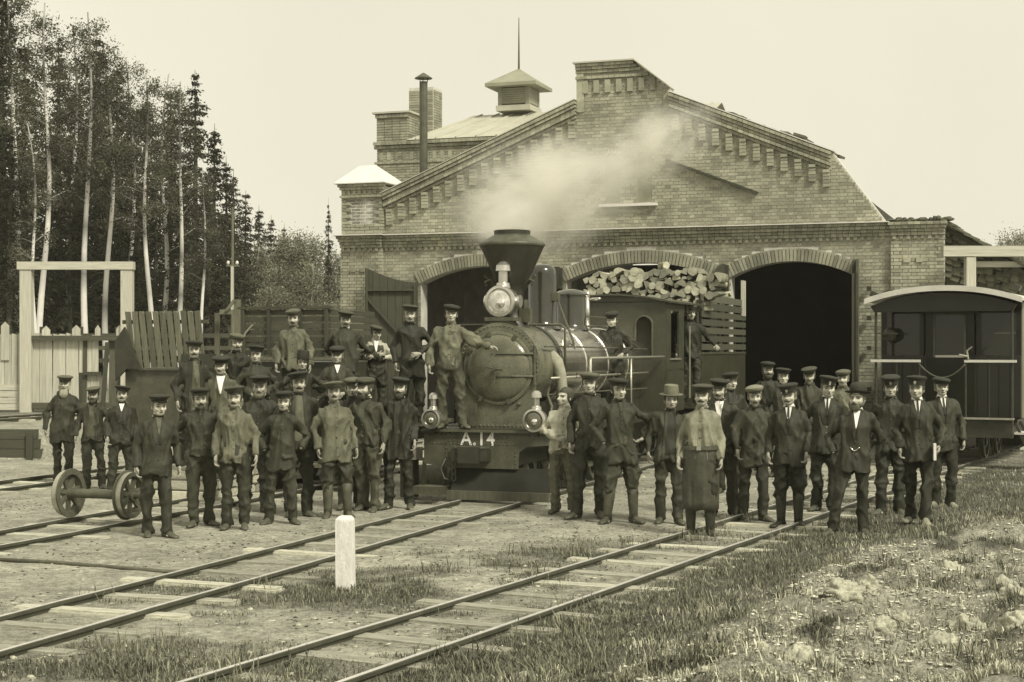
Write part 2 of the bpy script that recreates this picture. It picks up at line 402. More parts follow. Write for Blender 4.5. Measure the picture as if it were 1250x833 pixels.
# crumbled earth on the bank and wood chips trodden into the yard: uncountable
def scatter(name, n, spot, size, material, label, cat, flat=.6, long=1.0):
    m = MB(); V = []; F = []; T = []; k = 0
    while k < n:
        x, y = spot()
        if x is None: continue
        s = rng.uniform(*size); a = rng.uniform(0, 3.14); ca, sa = math.cos(a), math.sin(a); o = len(V); z = gz(x, y)
        for (dx, dy, dz) in ((-1, 0, 0), (1, 0, 0), (0, -1, 0), (0, 1, 0), (0, 0, -1), (.45, .3, .6), (-.45, -.35, .62)):
            dx *= s * long * rng.uniform(.7, 1.3); dy *= s * rng.uniform(.7, 1.3); dz *= s * flat
            V.append((x + dx * ca - dy * sa, y + dx * sa + dy * ca, z + dz + s * flat * .25))
        F += [tuple(i + o for i in f) for f in ((0, 2, 6), (2, 5, 6), (6, 5, 3), (0, 6, 3), (2, 1, 5), (1, 3, 5), (0, 4, 2), (2, 4, 1), (1, 4, 3), (3, 4, 0))]; g = rng.uniform(.5, 1.5); T += [g] * 7; k += 1
    me = bpy.data.meshes.new(name); me.from_pydata(V, [], F); q = me.attributes.new('tint', 'FLOAT', 'POINT'); q.data.foreach_set('value', T); me.materials.append(material)
    o = bpy.data.objects.new(name, me); COL.objects.link(o); tag(o, label, cat, kind='stuff')
def spot_bank():
    y = rng.uniform(8.4, 17); x = rng.uniform(.0, .36 * y + .5)
    if right_of_R(x, y) < 1.4 or grass_density(x, y) > .3 * rng.random() + .1: return None, None
    return x, y
def spot_yard():
    y = 8.8 + 17 * rng.random() ** 1.3; x = rng.uniform(-.36 * y, .36 * y)
    if nz2(x, y, .8, 66) < rng.uniform(-.3, .5): return None, None
    return x, y
scatter('crumbled_earth', 6500, spot_bank, (.004, .022), mat('earth_crumb', .44, .95, .3, 5, attr='tint'), 'crumbled pale earth strewn over the torn bank', 'earth')
scatter('wood_chips', 2600, spot_yard, (.004, .014), mat('wood_chip', .40, .9, .3, 5, attr='tint'), 'small pale wood chips trodden into the yard', 'wood chips', .4, 2.6)
scatter('cinders', 3600, spot_yard, (.006, .02), mat('cinder', .06, .9, .3, 5, attr='tint'), 'dark cinders scattered over the yard', 'cinders')
# ------------------------------------------------------------------ tracks
def rail_mesh(L_):
    m = MB(); z0 = -.066
    prof = [(-.045, z0), (.045, z0), (.045, z0 + .014), (.009, z0 + .024), (.009, z0 + .078), (.026, z0 + .088), (.026, z0 + .112), (.020, z0 + .118), (-.020, z0 + .118), (-.026, z0 + .112), (-.026, z0 + .088), (-.009, z0 + .078), (-.009, z0 + .024), (-.045, z0 + .014)]
    n = max(2, int(L_ / 1.0)); rings = []
    for i in range(n + 1):
        y = L_ * i / n; wob = .012 * mnoise.noise(Vector((y * .4, L_, 0))); wz = .008 * mnoise.noise(Vector((y * .5, 5, L_)))
        rings.append([(x + wob, y, z + wz) for x, z in prof])
    m.loft(rings); 
    k = len(prof)
    for i in range(n):
        for j in (7,): m.m[i * k + j] = 1
    return m
M_SLEEPER = mat('sleeper_wood', 0.40, 0.9, 0.35, 3, 0.5, 25, stretch=(1, 8, 8), rnd=.35, fine=.2)
sl_mesh = MB(); sl_mesh.box((0, 0, 0), (1.55, .19, .12)); sl_mesh = sl_mesh.mesh('sleeper')
bmx = bmesh.new(); bmx.from_mesh(sl_mesh); bmesh.ops.bevel(bmx, geom=bmx.edges[:], offset=.018, segments=2, affect='EDGES'); bmx.to_mesh(sl_mesh); bmx.free(); sl_mesh.materials.append(M_SLEEPER)
def track(name, label, org, ang, q0, q1, zb=0.0, step=.74, sink=(.035, .055), n_s=True):
    t = thing(name, label, 'railway track', (org.x, org.y, zb), -ang)
    for sx in (-1, 1):
        r = rail_mesh(q1 - q0).build('rail', [M_RAIL, M_RAILTOP], t); r.location = (sx * (GAUGE / 2 + .026), q0, 0)
    for sx in (-1, 1):
        q = q0 + rng.uniform(2, 5)
        while q < q1 - 1:
            b = MB(); b.box((sx * (GAUGE / 2 + .026), q, -.02), (.055, .42, .05))
            for k in (-.15, -.05, .05, .15): b.box((sx * (GAUGE / 2 + .026), q + k, -.015), (.085, .025, .025))
            b.build('fishplate', M_RUST, t); q += 6.1
    q = q0 + .3
    while q < q1 and n_s:
        o = link('sleeper', sl_mesh, t, (rng.uniform(-.05, .05), q, -.060 - rng.uniform(*sink) + .052), (rng.uniform(-.02, .02), rng.uniform(-.015, .015), rng.uniform(-.04, .04)), (rng.uniform(.92, 1.08), rng.uniform(.85, 1.15), 1))
        q += step * rng.uniform(.93, 1.07)
    return t
track('railway_track', 'track running under the steam engine into the shed', P_L, TH, -16, 18)
track('railway_track', 'track leading to the dark passenger carriage', P_R, AR, -4, 34)
track('railway_track', 'siding under the loose wheelset', trk(-3.63, 0), TH, -14, 10)
track('railway_track', 'siding by the timber platform edge', trk(-7.8, 0), TH, -10, 12)
track('railway_track', 'siding under the two slatted tenders', trk(-5.6, 0), TH, .4, 12, n_s=True)
pr = trk(-14.2, 0); track('railway_track', 'raised siding on the timber loading platform', pr, TH, 6.5, 30, zb=.56)
# pipe lying on the bare ground
m = MB(); pp = [gpt(px, py) for px, py in ((-30, 682), (60, 687), (140, 692), (232, 700))]
m.tube([(x, y, gz(x, y) + .012) for x, y in pp], .02, 8); tag(m.build('pipe', M_RUST, smooth=True), 'thin rusty pipe lying on bare ground beside the siding', 'pipe')

# white marker post
m = MB(); w = .07; px_, py_ = gpt(422, 716)
m.loft([[(x * k, y * k, z) for x, y in ((-w, -w), (w, -w), (w, w), (-w, w))] for k, z in ((1, -.2), (1.0, .2), (.97, .595), (.93, .612), (.62, .638))])
po = m.build('marker_post', M_WHITEPAINT); po.location = (px_, py_, gz(px_, py_)); po.rotation_euler = (0, R(-.6), R(-12))
tag(po, 'short white painted wooden marker post between the tracks', 'post')

# plank fence, timber gate frame and loading platform at the left
m = thing('timber_platform', 'dark timber retaining edge of the loading platform by the siding', 'platform', (-8.9, 29.5, 0))
for i in range(3):
    b = MB(); b.box((-3, 0, .10 + i * .185), (6.0 - .1 * i, .2, .175)); b.build('timber', M_DARKWOOD_H, m)
for i in range(9):
    b = MB(); b.box((-.2 - i * .68, -.13, .22), (.12, .08, .56)); b.build('stake', M_DARKWOOD, m)
YF = 38.0; ZF = .55
fence = thing('plank_fence', 'pale upright plank fence beside the timber gate frame', 'fence', (0, YF, ZF))
def plank(parent, x, z0, z1, w, material, y=0, point=False, dz=0):
    b = MB(); t_ = rng.uniform(.02, .03)
    if point: poly = [(-w / 2, 0), (w / 2, 0), (w / 2, z1 - z0 - .1), (0, z1 - z0), (-w / 2, z1 - z0 - .1)]
    else: poly = [(-w / 2, 0), (w / 2, 0), (w / 2, z1 - z0 - rng.uniform(0, .05)), (-w / 2, z1 - z0)]
    b.prism(poly, -t_ / 2, t_ / 2); o = b.build('plank', material, parent); o.location = (x, y + rng.uniform(-.008, .008), z0); o.rotation_euler = (0, rng.uniform(-.012, .012), 0); return o
def fx(px): return (px - 625) / FPX * YF
def fz(py): return CAM_H - (py - HOR) / FPX * YF - ZF
x = fx(-60)
while x < fx(27): plank(fence, x, fz(474), fz(407) + rng.uniform(-.05, .04), .145, M_NEWWOOD); x += .155
for i, py in enumerate((498, 490, 482, 474)):
    b = MB(); b.box((fx(-15), .0, fz(py) + .02), (fx(29) - fx(-60), .05, .14)); o = b.build('board', M_NEWWOOD_H, fence)
plank(fence, fx(7), fz(440), fz(393), .2, M_NEWWOOD, -.05, True)
gate = thing('gate_frame', 'tall pale timber gate frame filled with upright planks below', 'gate', (0, YF - .12, ZF))
for pxl in (34.5, 157):
    b = MB(); b.box((fx(pxl), 0, (fz(326) - .0) / 2 - .1), (.28, .22, fz(326) + .2)); b.build('post', M_NEWWOOD, gate)
b = MB(); b.box((fx(95), -.02, fz(325)), (fx(166) - fx(25), .24, .19)); b.build('top_beam', M_NEWWOOD_H, gate)
b = MB(); b.box((fx(96), -.05, fz(413)), (fx(150) - fx(42), .1, .12)); b.build('rail', M_DARKWOOD_H, gate)
b = MB(); b.box((fx(96), -.03, fz(495)), (fx(150) - fx(42), .1, .14)); b.build('rail', M_DARKWOOD_H, gate)
x = fx(45)
while x < fx(101): plank(gate, x, fz(500), fz(412) + .08 + rng.uniform(0, .05), .15, M_NEWWOOD, .08); x += .16
plank(gate, fx(104), fz(500), fz(408), .1, M_DARKWOOD, .05)
while x < fx(124): plank(gate, x, fz(455), fz(413) + .08, .15, M_NEWWOOD, .08); x += .16
x = fx(107)
while x < fx(124): plank(gate, x, fz(500), fz(457), .15, M_NEWWOOD, .09); x += .16
b = MB(); b.box((fx(115), 0, fz(456)), (.45, .1, .08)); b.build('rail', M_DARKWOOD_H, gate)
x = fx(137)
while x < fx(152): plank(gate, x, fz(500), fz(412) + .06, .15, M_GREYWOOD, .08); x += .155
for pxl, py in ((58, 398), (95, 397), (121, 397), (147, 397)): plank(gate, fx(pxl), fz(414), fz(py), .2 if pxl in (58, 95) else .13, M_NEWWOOD, -.0, True)
b = MB(); b.bar((fx(128), -.1, fz(500)), (fx(134), -.1, fz(418)), .1, .06); b.build('brace', M_DARKWOOD, gate)
# dark rail fence in front of the wood
rf = thing('rail_fence', 'dark low rail fence at the edge of the wood', 'fence', (0, 44, .4))
def rx(px): return (px - 625) / FPX * 44
for pxl in range(-40, 460, 46):
    b = MB(); b.box((rx(pxl), 0, 1.15), (.14, .12, 2.3)); b.build('post', M_DARKWOOD, rf)
for z in (2.05, 1.7, 1.35):
    b = MB(); b.box((rx(200), -.08, z), (rx(450) - rx(-50), .05, .12)); b.build('rail', M_DARKWOOD_H, rf)
# stile frame and pale pole behind the tender
st = thing('timber_stile', 'grey timber stile with a slanting brace behind the tenders', 'frame', (0, 33, 0))
def sx_(px): return (px - 625) / FPX * 33
def sz_(py): return CAM_H - (py - HOR) / FPX * 33
b = MB(); b.box((sx_(290), 0, sz_(366) / 2), (.13, .12, sz_(366))); b.build('post', M_GREYWOOD, st)
b = MB(); b.box((sx_(279), 0, sz_(381)), (.36, .1, .1)); b.build('rail', M_GREYWOOD, st)
b = MB(); b.bar((sx_(277), -.1, sz_(380)), (sx_(287), -.1, sz_(367)), .07, .06); b.build('brace', M_GREYWOOD, st)
b = MB(); b.box((sx_(262), .3, sz_(382) / 2), (.1, .1, sz_(382))); b.build('post', M_GREYWOOD, st)
po = thing('telegraph_pole', 'thin pole with pale insulators beyond the dark fence', 'pole', ((284 - 625) / FPX * 42, 42, .3))
b = MB(); b.tube([(0, 0, 0), (0, 0, 5.6)], [.06, .03], 8); b.build('pole', M_GREYWOOD, po)
b = MB(); b.box((0, -.06, 3.4), (.07, .07, 2.4 * .5)); b.build('pole_splint', M_NEWWOOD, po)
for s in (-1, 1):
    b = MB(); b.lathe([(.02, 0), (.04, .03), (.04, .07), (.02, .1)], (s * .12, 0, 4.05), n=8); b.build('insulator', M_WHITEPAINT, po)
b = MB(); b.box((0, 0, 4.02), (.34, .04, .04)); b.build('crossarm', M_GREYWOOD, po)
# ------------------------------------------------------------------ engine shed (brick, three arched doors, stepped gable)
shed = thing('engine_shed', 'brick engine shed with stepped gable and three arched doorways', 'building', (2.65, 36.0, 0), -TH)
DOORS = [(-5.14, -1.90, 3.66, 4.05), (-1.45, 2.17, 3.66, 4.06), (2.45, 5.17, 3.70, 4.03)]     # left, right, spring height, crown height
def arch_z(d, x):
    a, b, zs, zc = d; h = zc - zs; w = (b - a) / 2; r = (w * w + h * h) / (2 * h); cx = (a + b) / 2
    return zs - (r - h) + math.sqrt(max(0, r * r - (x - cx) ** 2))
def top_z(x):
    if -1.19 <= x <= .2: return 8.72
    if .2 < x <= 1.02: return 8.72 - (x - .2) * .78
    if -6.12 <= x < -1.19: return 8.36 + .41 * x
    if 1.02 < x <= 4.72: return 8.36 - .41 * x
    if 4.72 < x <= 5.9: return max(4.84, 6.42 - (x - 4.72) * 1.36)
    return 4.84
def solid(x):
    for d in DOORS:
        if d[0] < x < d[1]: return (arch_z(d, x), top_z(x))
    return (-.2, top_z(x))
WX0, WX1 = -7.2, 7.08
# mortar core
core = MB(); xs = [WX0 + i * .08 for i in range(int((WX1 - WX0) / .08) + 1)] + [WX1]
xs += [d[0] for d in DOORS] + [d[1] for d in DOORS] + [-6.12, -1.19, .2, 1.02, 4.72, 5.9]; xs = sorted(set(round(x, 4) for x in xs))
for a, b in zip(xs[:-1], xs[1:]):
    if b - a < .002: continue
    e = 1e-4; (z0, t0), (z1, t1) = solid(a + e), solid(b - e)
    core.add([(a, 0, z0), (b, 0, z1), (b, 0, t1), (a, 0, t0), (a, .38, z0), (b, .38, z1), (b, .38, t1), (a, .38, t0)], [(0, 1, 2, 3), (5, 4, 7, 6), (3, 2, 6, 7), (1, 0, 4, 5), (0, 3, 7, 4), (2, 1, 5, 6)])
wall = core.build('front_wall', M_MORTAR, shed)
# bricks
CH, BL, JT = .0775, .25, .013
brick_var = []
for k in range(10):
    b = MB(); b.box((0, 0, 0), (1, 1, 1)); me = b.mesh('brick'); me.materials.append(M_BRICK)
    tt = me.attributes.new('tint', 'FLOAT', 'POINT'); g = .72 + .06 * k; tt.data.foreach_set('value', [g] * 8); brick_var.append(me)
class Bricks:
    """laid bricks: near ones become single objects, the rest one joined part"""
    def __init__(s): s.V = []; s.F = []; s.T = []; s.single = 0
    def put(s, c, d, M=None, single=None):
        if single is not None and s.single < 300:
            s.single += 1
            o = link('brick', rng.choice(brick_var), single, c, (0, 0, 0), d); return
        o = len(s.V); hx, hy, hz = d[0] / 2, d[1] / 2, d[2] / 2; c = Vector(c)
        for q in ((-hx, -hy, -hz), (hx, -hy, -hz), (hx, hy, -hz), (-hx, hy, -hz), (-hx, -hy, hz), (hx, -hy, hz), (hx, hy, hz), (-hx, hy, hz)):
            q = Vector(q); q = M @ q if M is not None else q; s.V.append(tuple(c + q))
        s.F += [tuple(i + o for i in f) for f in ((3, 2, 1, 0), (4, 5, 6, 7), (0, 1, 5, 4), (1, 2, 6, 5), (3, 0, 4, 7), (2, 3, 7, 6))]
        g = rng.choice((.74, .84, .92, .97, 1, 1.04, 1.1, 1.16))
        if abs(c.x) < 5.4 and 3.9 < c.z < 4.5: g *= .66 + .3 * min(1, abs(mnoise.noise(Vector((c.x * 1.3, 0, c.z * .8)))) * 2.2) + .25 * max(0, c.z - 4.3)   # engine soot over the doorways
        s.T += [g] * 8
    def build(s, name, parent, kind=None):
        me = bpy.data.meshes.new(name); me.from_pydata(s.V, [], s.F); tt = me.attributes.new('tint', 'FLOAT', 'POINT'); tt.data.foreach_set('value', s.T)
        me.materials.append(M_BRICK); o = bpy.data.objects.new(name, me); COL.objects.link(o); o.parent = parent
        if kind: o['kind'] = kind
        return o
BR = Bricks()
ROT_ARCH = .30                                   # depth of the voussoir ring above each door
def brick_ok(x, z):
    z0, z1 = solid(x)
    if not (z0 - .001 <= z - .5 * CH and z + .5 * CH <= z1): return False
    for d in DOORS:
        w = .0
        if d[0] - w < x < d[1] + w and z - .5 * CH < arch_z(d, x) + ROT_ARCH * (1.05): return False
    for cx in (-.33, .43):                        # recessed blind windows
        if abs(x - cx) < .17 and 5.46 < z < 6.45: return False
        if (x - cx) ** 2 + (z - 6.45) ** 2 < .17 ** 2 and z >= 6.45: return False
    return True
nrow = int(8.8 / CH)
for r_ in range(nrow):
    z = .02 + (r_ + .5) * CH; x = WX0 - (.1875 if r_ % 2 else 0)
    hd = True
    while x < WX1:
        ln = BL if hd else BL / 2; hd = not hd       # stretchers and headers in turn
        a, b = max(x, WX0), min(x + ln - JT, WX1); x += ln
        while a < b and not brick_ok(a + .004, z): a += .02
        while b > a and not brick_ok(b - .004, z): b -= .02
        if b - a < .035: continue
        mid = (a + b) / 2
        if not brick_ok(mid, z):                  # an opening lies inside this brick
            continue
        near = wall if (mid > 5.2 and z > 2.6) else None
        BR.put((mid, .03 + rng.uniform(-.004, .003), z), (b - a, .09, CH - JT), single=near)
# voussoirs
for d in DOORS:
    a, b, zs, zc = d; h = zc - zs; w = (b - a) / 2; r = (w * w + h * h) / (2 * h); cx = (a + b) / 2; cz = zc - r
    half = math.asin(min(1, w / r)); n = int(2 * half * r / .078)
    for ring in range(1):
        for i in range(n + 1):
            an = -half + 2 * half * i / n; dr = r + ROT_ARCH / 2
            BR.put((cx + dr * math.sin(an), .01, cz + dr * math.cos(an)), (.064, .12, ROT_ARCH - .012), Matrix.Rotation(an, 3, 'Y'))
# blind window backs, arches, sill
for cx in (-.33, .43):
    b = MB(); b.prism([(cx - .17, 5.46), (cx + .17, 5.46)] + [(cx + .17 * math.cos(q), 6.45 + .17 * math.sin(q)) for q in np.linspace(0, math.pi, 11)], -.006, .006); b.build('blind_window', mat('window_shutter', .20, .8, .2, 4), shed)
    for i in range(9):
        an = R(-80 + 20 * i); BR.put((cx + .22 * math.sin(an), .005, 6.45 + .22 * math.cos(an)), (.062, .11, .1), Matrix.Rotation(an, 3, 'Y'))
b = MB(); b.box((.055, -.06, 5.40), (1.38, .16, .06)); b.build('window_sill', M_PALE, shed)
# projecting courses
def band(x0, x1, z, h, proj, yb=.0):
    n = max(1, int((x1 - x0) / .13)); w = (x1 - x0) / n
    for i in range(n): BR.put((x0 + (i + .5) * w, yb - proj / 2 + .02, z + h / 2), (w - .008, proj + .04, h - .008))
def dentils(x0, x1, z, h, proj, step=.26, wd=.13, yb=0.0):
    x = x0 + step / 2
    while x < x1 - wd / 2: BR.put((x, yb - proj / 2 + .02, z + h / 2), (wd, proj + .04, h)); x += step
PJ = .10                                         # corner pilasters stand proud
for x0, x1 in ((-7.24, -6.12), (5.98, 7.12)):
    b = MB(); b.box(((x0 + x1) / 2, -PJ / 2 + .034, 2.17), (x1 - x0 - .03, PJ + .04, 4.74)); b.build('pilaster', M_MORTAR, shed)
    for r_ in range(int(4.5 / CH)):
        z = .02 + (r_ + .5) * CH; x = x0 - (.1875 if r_ % 2 else 0)
        hd = True
        while x < x1:
            ln = BL if hd else BL / 2; hd = not hd
            a, bb = max(x, x0), min(x + ln - JT, x1); x += ln
            if bb - a < .03: continue
            sunk = 4.05 < z < 4.42 and x0 + .24 < (a + bb) / 2 < x1 - .24    # sunk panel under the cornice
            BR.put(((a + bb) / 2, -PJ + (.042 if sunk else .025), z), (bb - a, .09, CH - JT))
    dentils(x0 + .2, x1 - .2, 3.96, .1, PJ + .05, .27, .13)
# main cornice
for x0, x1, pj in ((-7.24, -6.12, PJ), (-6.12, 5.98, 0), (5.98, 7.12, PJ)):
    dentils(x0, x1, 4.47, .075, .05 + pj, .15, .075); band(x0, x1, 4.545, .075, .07 + pj); band(x0, x1, 4.62, .07, .10 + pj); band(x0 - .02, x1 + .02, 4.69, .075, .15 + pj); band(x0 - .05, x1 + .05, 4.765, .07, .19 + pj)
b = MB(); b.box((-.7, -.11, 4.845), (13.3, .30, .018)); b.box((-6.68, -.2, 4.851), (1.3, .42, .018)); b.build('cornice_flashing', M_PALE, shed)
rub = MB()
for i in range(40):
    rub.ball((5.95 + 1.3 * rng.random(), -.05 + .3 * rng.random(), 4.86 + .05 * rng.random()), (rng.uniform(.05, .12), .08, rng.uniform(.03, .07)), 7, 5, jit=.4, seed=i)
rub.build('broken_coping', M_SHINGLE, shed)
# raking cornice with hanging corbels, both slopes
def rake(x0, x1, sg):
    ang = -sg * math.atan(.41); M = Matrix.Rotation(-ang if False else (math.atan(.41) * sg), 3, 'Y')
    L_ = (x1 - x0) / math.cos(math.atan(.41))
    for k, (dz, h, pj) in enumerate(((-.075, .075, .20), (-.15, .07, .17), (-.225, .07, .12), (-.30, .07, .15), (-.375, .07, .08))):
        n = int(L_ / .13)
        for i in range(n):
            x = x0 + (x1 - x0) * (i + .5) / n; z = 8.36 - .41 * abs(x) + dz / math.cos(math.atan(.41)) + h / 2
            BR.put((x, -pj / 2 + .02, z), (L_ / n - .008, pj + .04, h - .008), M)
    x = x0 + .14
    while x < x1 - .05:                          # corbels
        z = 8.36 - .41 * abs(x) - .43
        for j in range(5): BR.put((x, -.045 + .02 - (.02 if j == 0 else 0), z - .04 - j * .0775), (.15, .13, .068))
        x += .31
rake(-6.1, -1.2, -1); rake(1.03, 4.7, 1)
# central block bands
for z, h, pj in ((8.65, .07, .12), (8.58, .07, .09), (8.50, .075, .06), (8.36, .07, .08)):
    x1 = .2 + max(0, 8.70 - z - h) / .78 - .01
    band(-1.22, x1, z, h, pj)
dentils(-1.12, .78, 8.03, .30, .06, .27, .13); band(-1.2, -1.02, 7.6, .9, .05); band(.88, 1.03, 7.55, .5, .05)
b = MB(); b.prism([(-1.26, 8.725), (.2, 8.725), (1.05, 8.06), (1.05, 8.085), (.2, 8.76), (-1.26, 8.76)], -.16, .4); b.build('block_coping', M_ZINC, shed)
for sg, x0, x1 in ((-1, -6.14, -1.2), (1, 1.03, 4.76)):
    b = MB(); b.bar((x0, .08, 8.385 - .41 * abs(x0)), (x1, .08, 8.385 - .41 * abs(x1)), .58, .02); b.build('gable_coping', M_ZINC if sg < 0 else M_PALE, shed)
# roof-shaped ledges on the gable
for (xa, za, xb, zb) in ((-3.5, 5.38, -1.1, 6.36), (.97, 6.40, 3.06, 5.58)):
    b = MB(); b.bar((xa, -.07, za), (xb, -.07, zb), .14, .05); b.build('sloping_ledge', M_DARKWOOD_H, shed)
# corner turret
b = MB(); b.box((-6.66, .55, 5.45), (1.05, 1.3, 1.24)); b.build('turret_core', M_MORTAR, shed)
TB = Bricks()
for r_ in range(14):
    z = 4.9 + (r_ + .5) * CH
    for face in (0, 1):
        x = -7.2 + (0 if r_ % 2 else -BL / 2); lim = -6.12
        while x < lim:
            a, bb = max(x, -7.2), min(x + BL - JT, lim); x += BL
            if bb - a < .03: continue
            pan = face == 0 and -7.05 < (a + bb) / 2 < -6.27 and 5.12 < z < 5.72
            if face == 0: TB.put(((a + bb) / 2, -.10 + (.045 if pan else 0), z), (bb - a, .09, CH - JT))
        break
    y = -.1
    while y < 1.2: TB.put((-7.2 + .02, y + .12, z), (.09, BL - JT, CH - JT)); TB.put((-6.14, y + .12, z), (.09, BL - JT, CH - JT)); y += BL
BR_ = BR; BR = TB
dentils(-7.2, -6.12, 5.86, .1, .04, .14, .07, -.13); band(-7.24, -6.08, 5.78, .06, .06, -.13); band(-7.24, -6.08, 5.97, .07, .06, -.13); band(-7.28, -6.04, 6.04, .07, .10, -.13)
BR = BR_
TB.build('turret_bricks', shed, 'stuff')
b = MB(); c = (-6.66, .5)
b.add([(-7.34, -.3, 6.115), (-5.98, -.3, 6.115), (-5.98, 1.3, 6.115), (-7.34, 1.3, 6.115), (-7.34, -.3, 6.14), (-5.98, -.3, 6.14), (-5.98, 1.3, 6.14), (-7.34, 1.3, 6.14), (-6.95, .35, 6.62), (-6.5, .35, 6.62)],
      [(0, 1, 5, 4), (1, 2, 6, 5), (2, 3, 7, 6), (3, 0, 4, 7), (3, 2, 1, 0), (4, 5, 9, 8), (5, 6, 9), (6, 7, 8, 9), (7, 4, 8)]); b.build('turret_roof', M_PALE, shed)
BR.build('brickwork', wall, 'stuff')
# side walls, back wall, roof, floor inside
b = MB(); b.box((-6.95, 9.4, 2.3), (.4, 18, 5.2)); b.build('side_wall', M_MORTAR, shed)
b = MB(); b.box((6.85, 9.4, 2.0), (.4, 18, 4.6)); b.build('side_wall', M_MORTAR, shed)
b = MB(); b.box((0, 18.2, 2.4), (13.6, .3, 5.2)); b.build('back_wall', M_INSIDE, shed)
for sg in (-1, 1):
    xe = 7.1 if sg < 0 else 4.55
    b = MB(); b.add([(0, .4, 8.05), (sg * xe, .4, 8.05 - .43 * xe), (sg * xe, 18.4, 8.05 - .43 * xe), (0, 18.4, 8.05), (0, .4, 7.95), (sg * xe, .4, 7.95 - .43 * xe), (sg * xe, 18.4, 7.95 - .43 * xe), (0, 18.4, 7.95)],
                    [(0, 1, 2, 3), (4, 7, 6, 5), (0, 4, 5, 1), (1, 5, 6, 2), (2, 6, 7, 3), (3, 7, 4, 0)]); b.build('roof', M_SHINGLE, shed)
hump = MB()                                       # ragged turf and shingle ends along the roof edge
for i in range(60):
    xx = 1.9 + 2.75 * rng.random(); hh = max(.0, .10 * math.sin((xx - 1.9) * 4.2) + .06)
    hump.box((xx, .5 + rng.uniform(-.1, .3), 8.36 - .41 * xx + rng.uniform(0, 1) * hh), (rng.uniform(.15, .4), .3, rng.uniform(.03, .07)), Matrix.Rotation(math.atan(.41) + rng.uniform(-.25, .25), 3, 'Y') @ Matrix.Rotation(rng.uniform(-.4, .4), 3, 'Z'))
hump.build('ragged_roof_edge', M_SHINGLE, shed)['kind'] = 'stuff'
b = MB(); b.box((5.7, 9.4, 4.5), (2.6, 18, .1)); b.build('light_block_ceiling', M_SHINGLE, shed)  # unseen flat ceiling, added to keep daylight out of the shed
b = MB(); b.add([(4.5, .42, 4.5), (4.6, .42, 4.5), (4.6, .42, 6.1), (4.5, .42, 6.1), (4.5, 18, 4.5), (4.6, 18, 4.5), (4.6, 18, 6.1), (4.5, 18, 6.1)], [(0, 1, 2, 3), (5, 4, 7, 6), (0, 3, 7, 4), (1, 5, 6, 2), (3, 2, 6, 7), (0, 4, 5, 1)]); b.build('clerestory_wall', M_DARKWOOD, shed)
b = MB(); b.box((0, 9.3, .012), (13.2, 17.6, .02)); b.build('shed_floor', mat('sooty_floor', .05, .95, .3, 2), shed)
# doors: dark timber leaves folded out against the piers
def leaf(hinge_x, w, ang, zt0, zt1, name='door_leaf'):
    """leaf hinged at hinge_x; ang = opening from the wall plane, positive swings outwards to the right"""
    root = bpy.data.objects.new(name, None); return root
def door_leaf(xa, xb, y0, y1, zlo, zhi):
    """one leaf as tarred boards with frame and brace, from (xa,y0) to (xb,y1) in the shed frame; top rises from zlo to zhi"""
    o0 = Vector((xa, y0, 0)); d = Vector((xb - xa, y1 - y0, 0)); w = d.length; ang = math.atan2(d.y, d.x)
    n = int(w / .17); f = MB(); 
    for i in range(n):
        u0, u1 = w * i / n + .004, w * (i + 1) / n - .004; q = lambda u: zlo + (zhi - zlo) * math.sin(min(1, max(0, u / w)) * math.pi / 2)
        f.add([(u0, -.02, .08), (u1, -.02, .08), (u1, -.02, q(u1)), (u0, -.02, q(u0)), (u0, .02, .08), (u1, .02, .08), (u1, .02, q(u1)), (u0, .02, q(u0))], [(0, 1, 2, 3), (5, 4, 7, 6), (3, 2, 6, 7), (1, 0, 4, 5), (0, 3, 7, 4), (2, 1, 5, 6)])
    o = f.build('door_leaf', M_DARKWOOD, shed); o.location = o0; o.rotation_euler = (0, 0, ang)
    for (a, b_) in (((.06, .1), (.06, zlo - .03)), ((w - .06, .1), (w - .06, zhi - .03)), ((.06, .2), (w - .06, .2)), ((.06, 1.9), (w - .06, 1.9)), ((.06, 3.3), (w - .06, 2.0)), ((.06, 3.5), (w - .06, 3.5))):
        g = MB(); g.bar((a[0], -.045, a[1]), (b_[0], -.045, b_[1]), .045, .12, up=(0, 1, 0)); fr = g.build('door_frame', M_DARKWOOD, o)
door_leaf(-6.42, -5.16, -.45, -.16, 4.05, 3.68)          # left leaf of the left doorway
door_leaf(-1.66, -1.60, -1.5, -.12, 3.7, 4.0)             # shared pier leaves, seen edge-on
door_leaf(2.28, 2.32, -1.35, -.12, 3.7, 4.0)
door_leaf(5.26, 5.42, -.14, -1.5, 4.05, 3.7)
g = MB(); g.box((5.235, -.10, 2.02), (.12, .16, 4.06)); g.build('door_post', M_GREYWOOD, shed)
# iron hinge pins on the right pier
for z in (1.2, 2.1, 2.75, 3.4):
    g = MB(); g.box((5.52, -.16, z), (.09, .12, .09)); g.build('hinge_pin', M_IRON, shed)

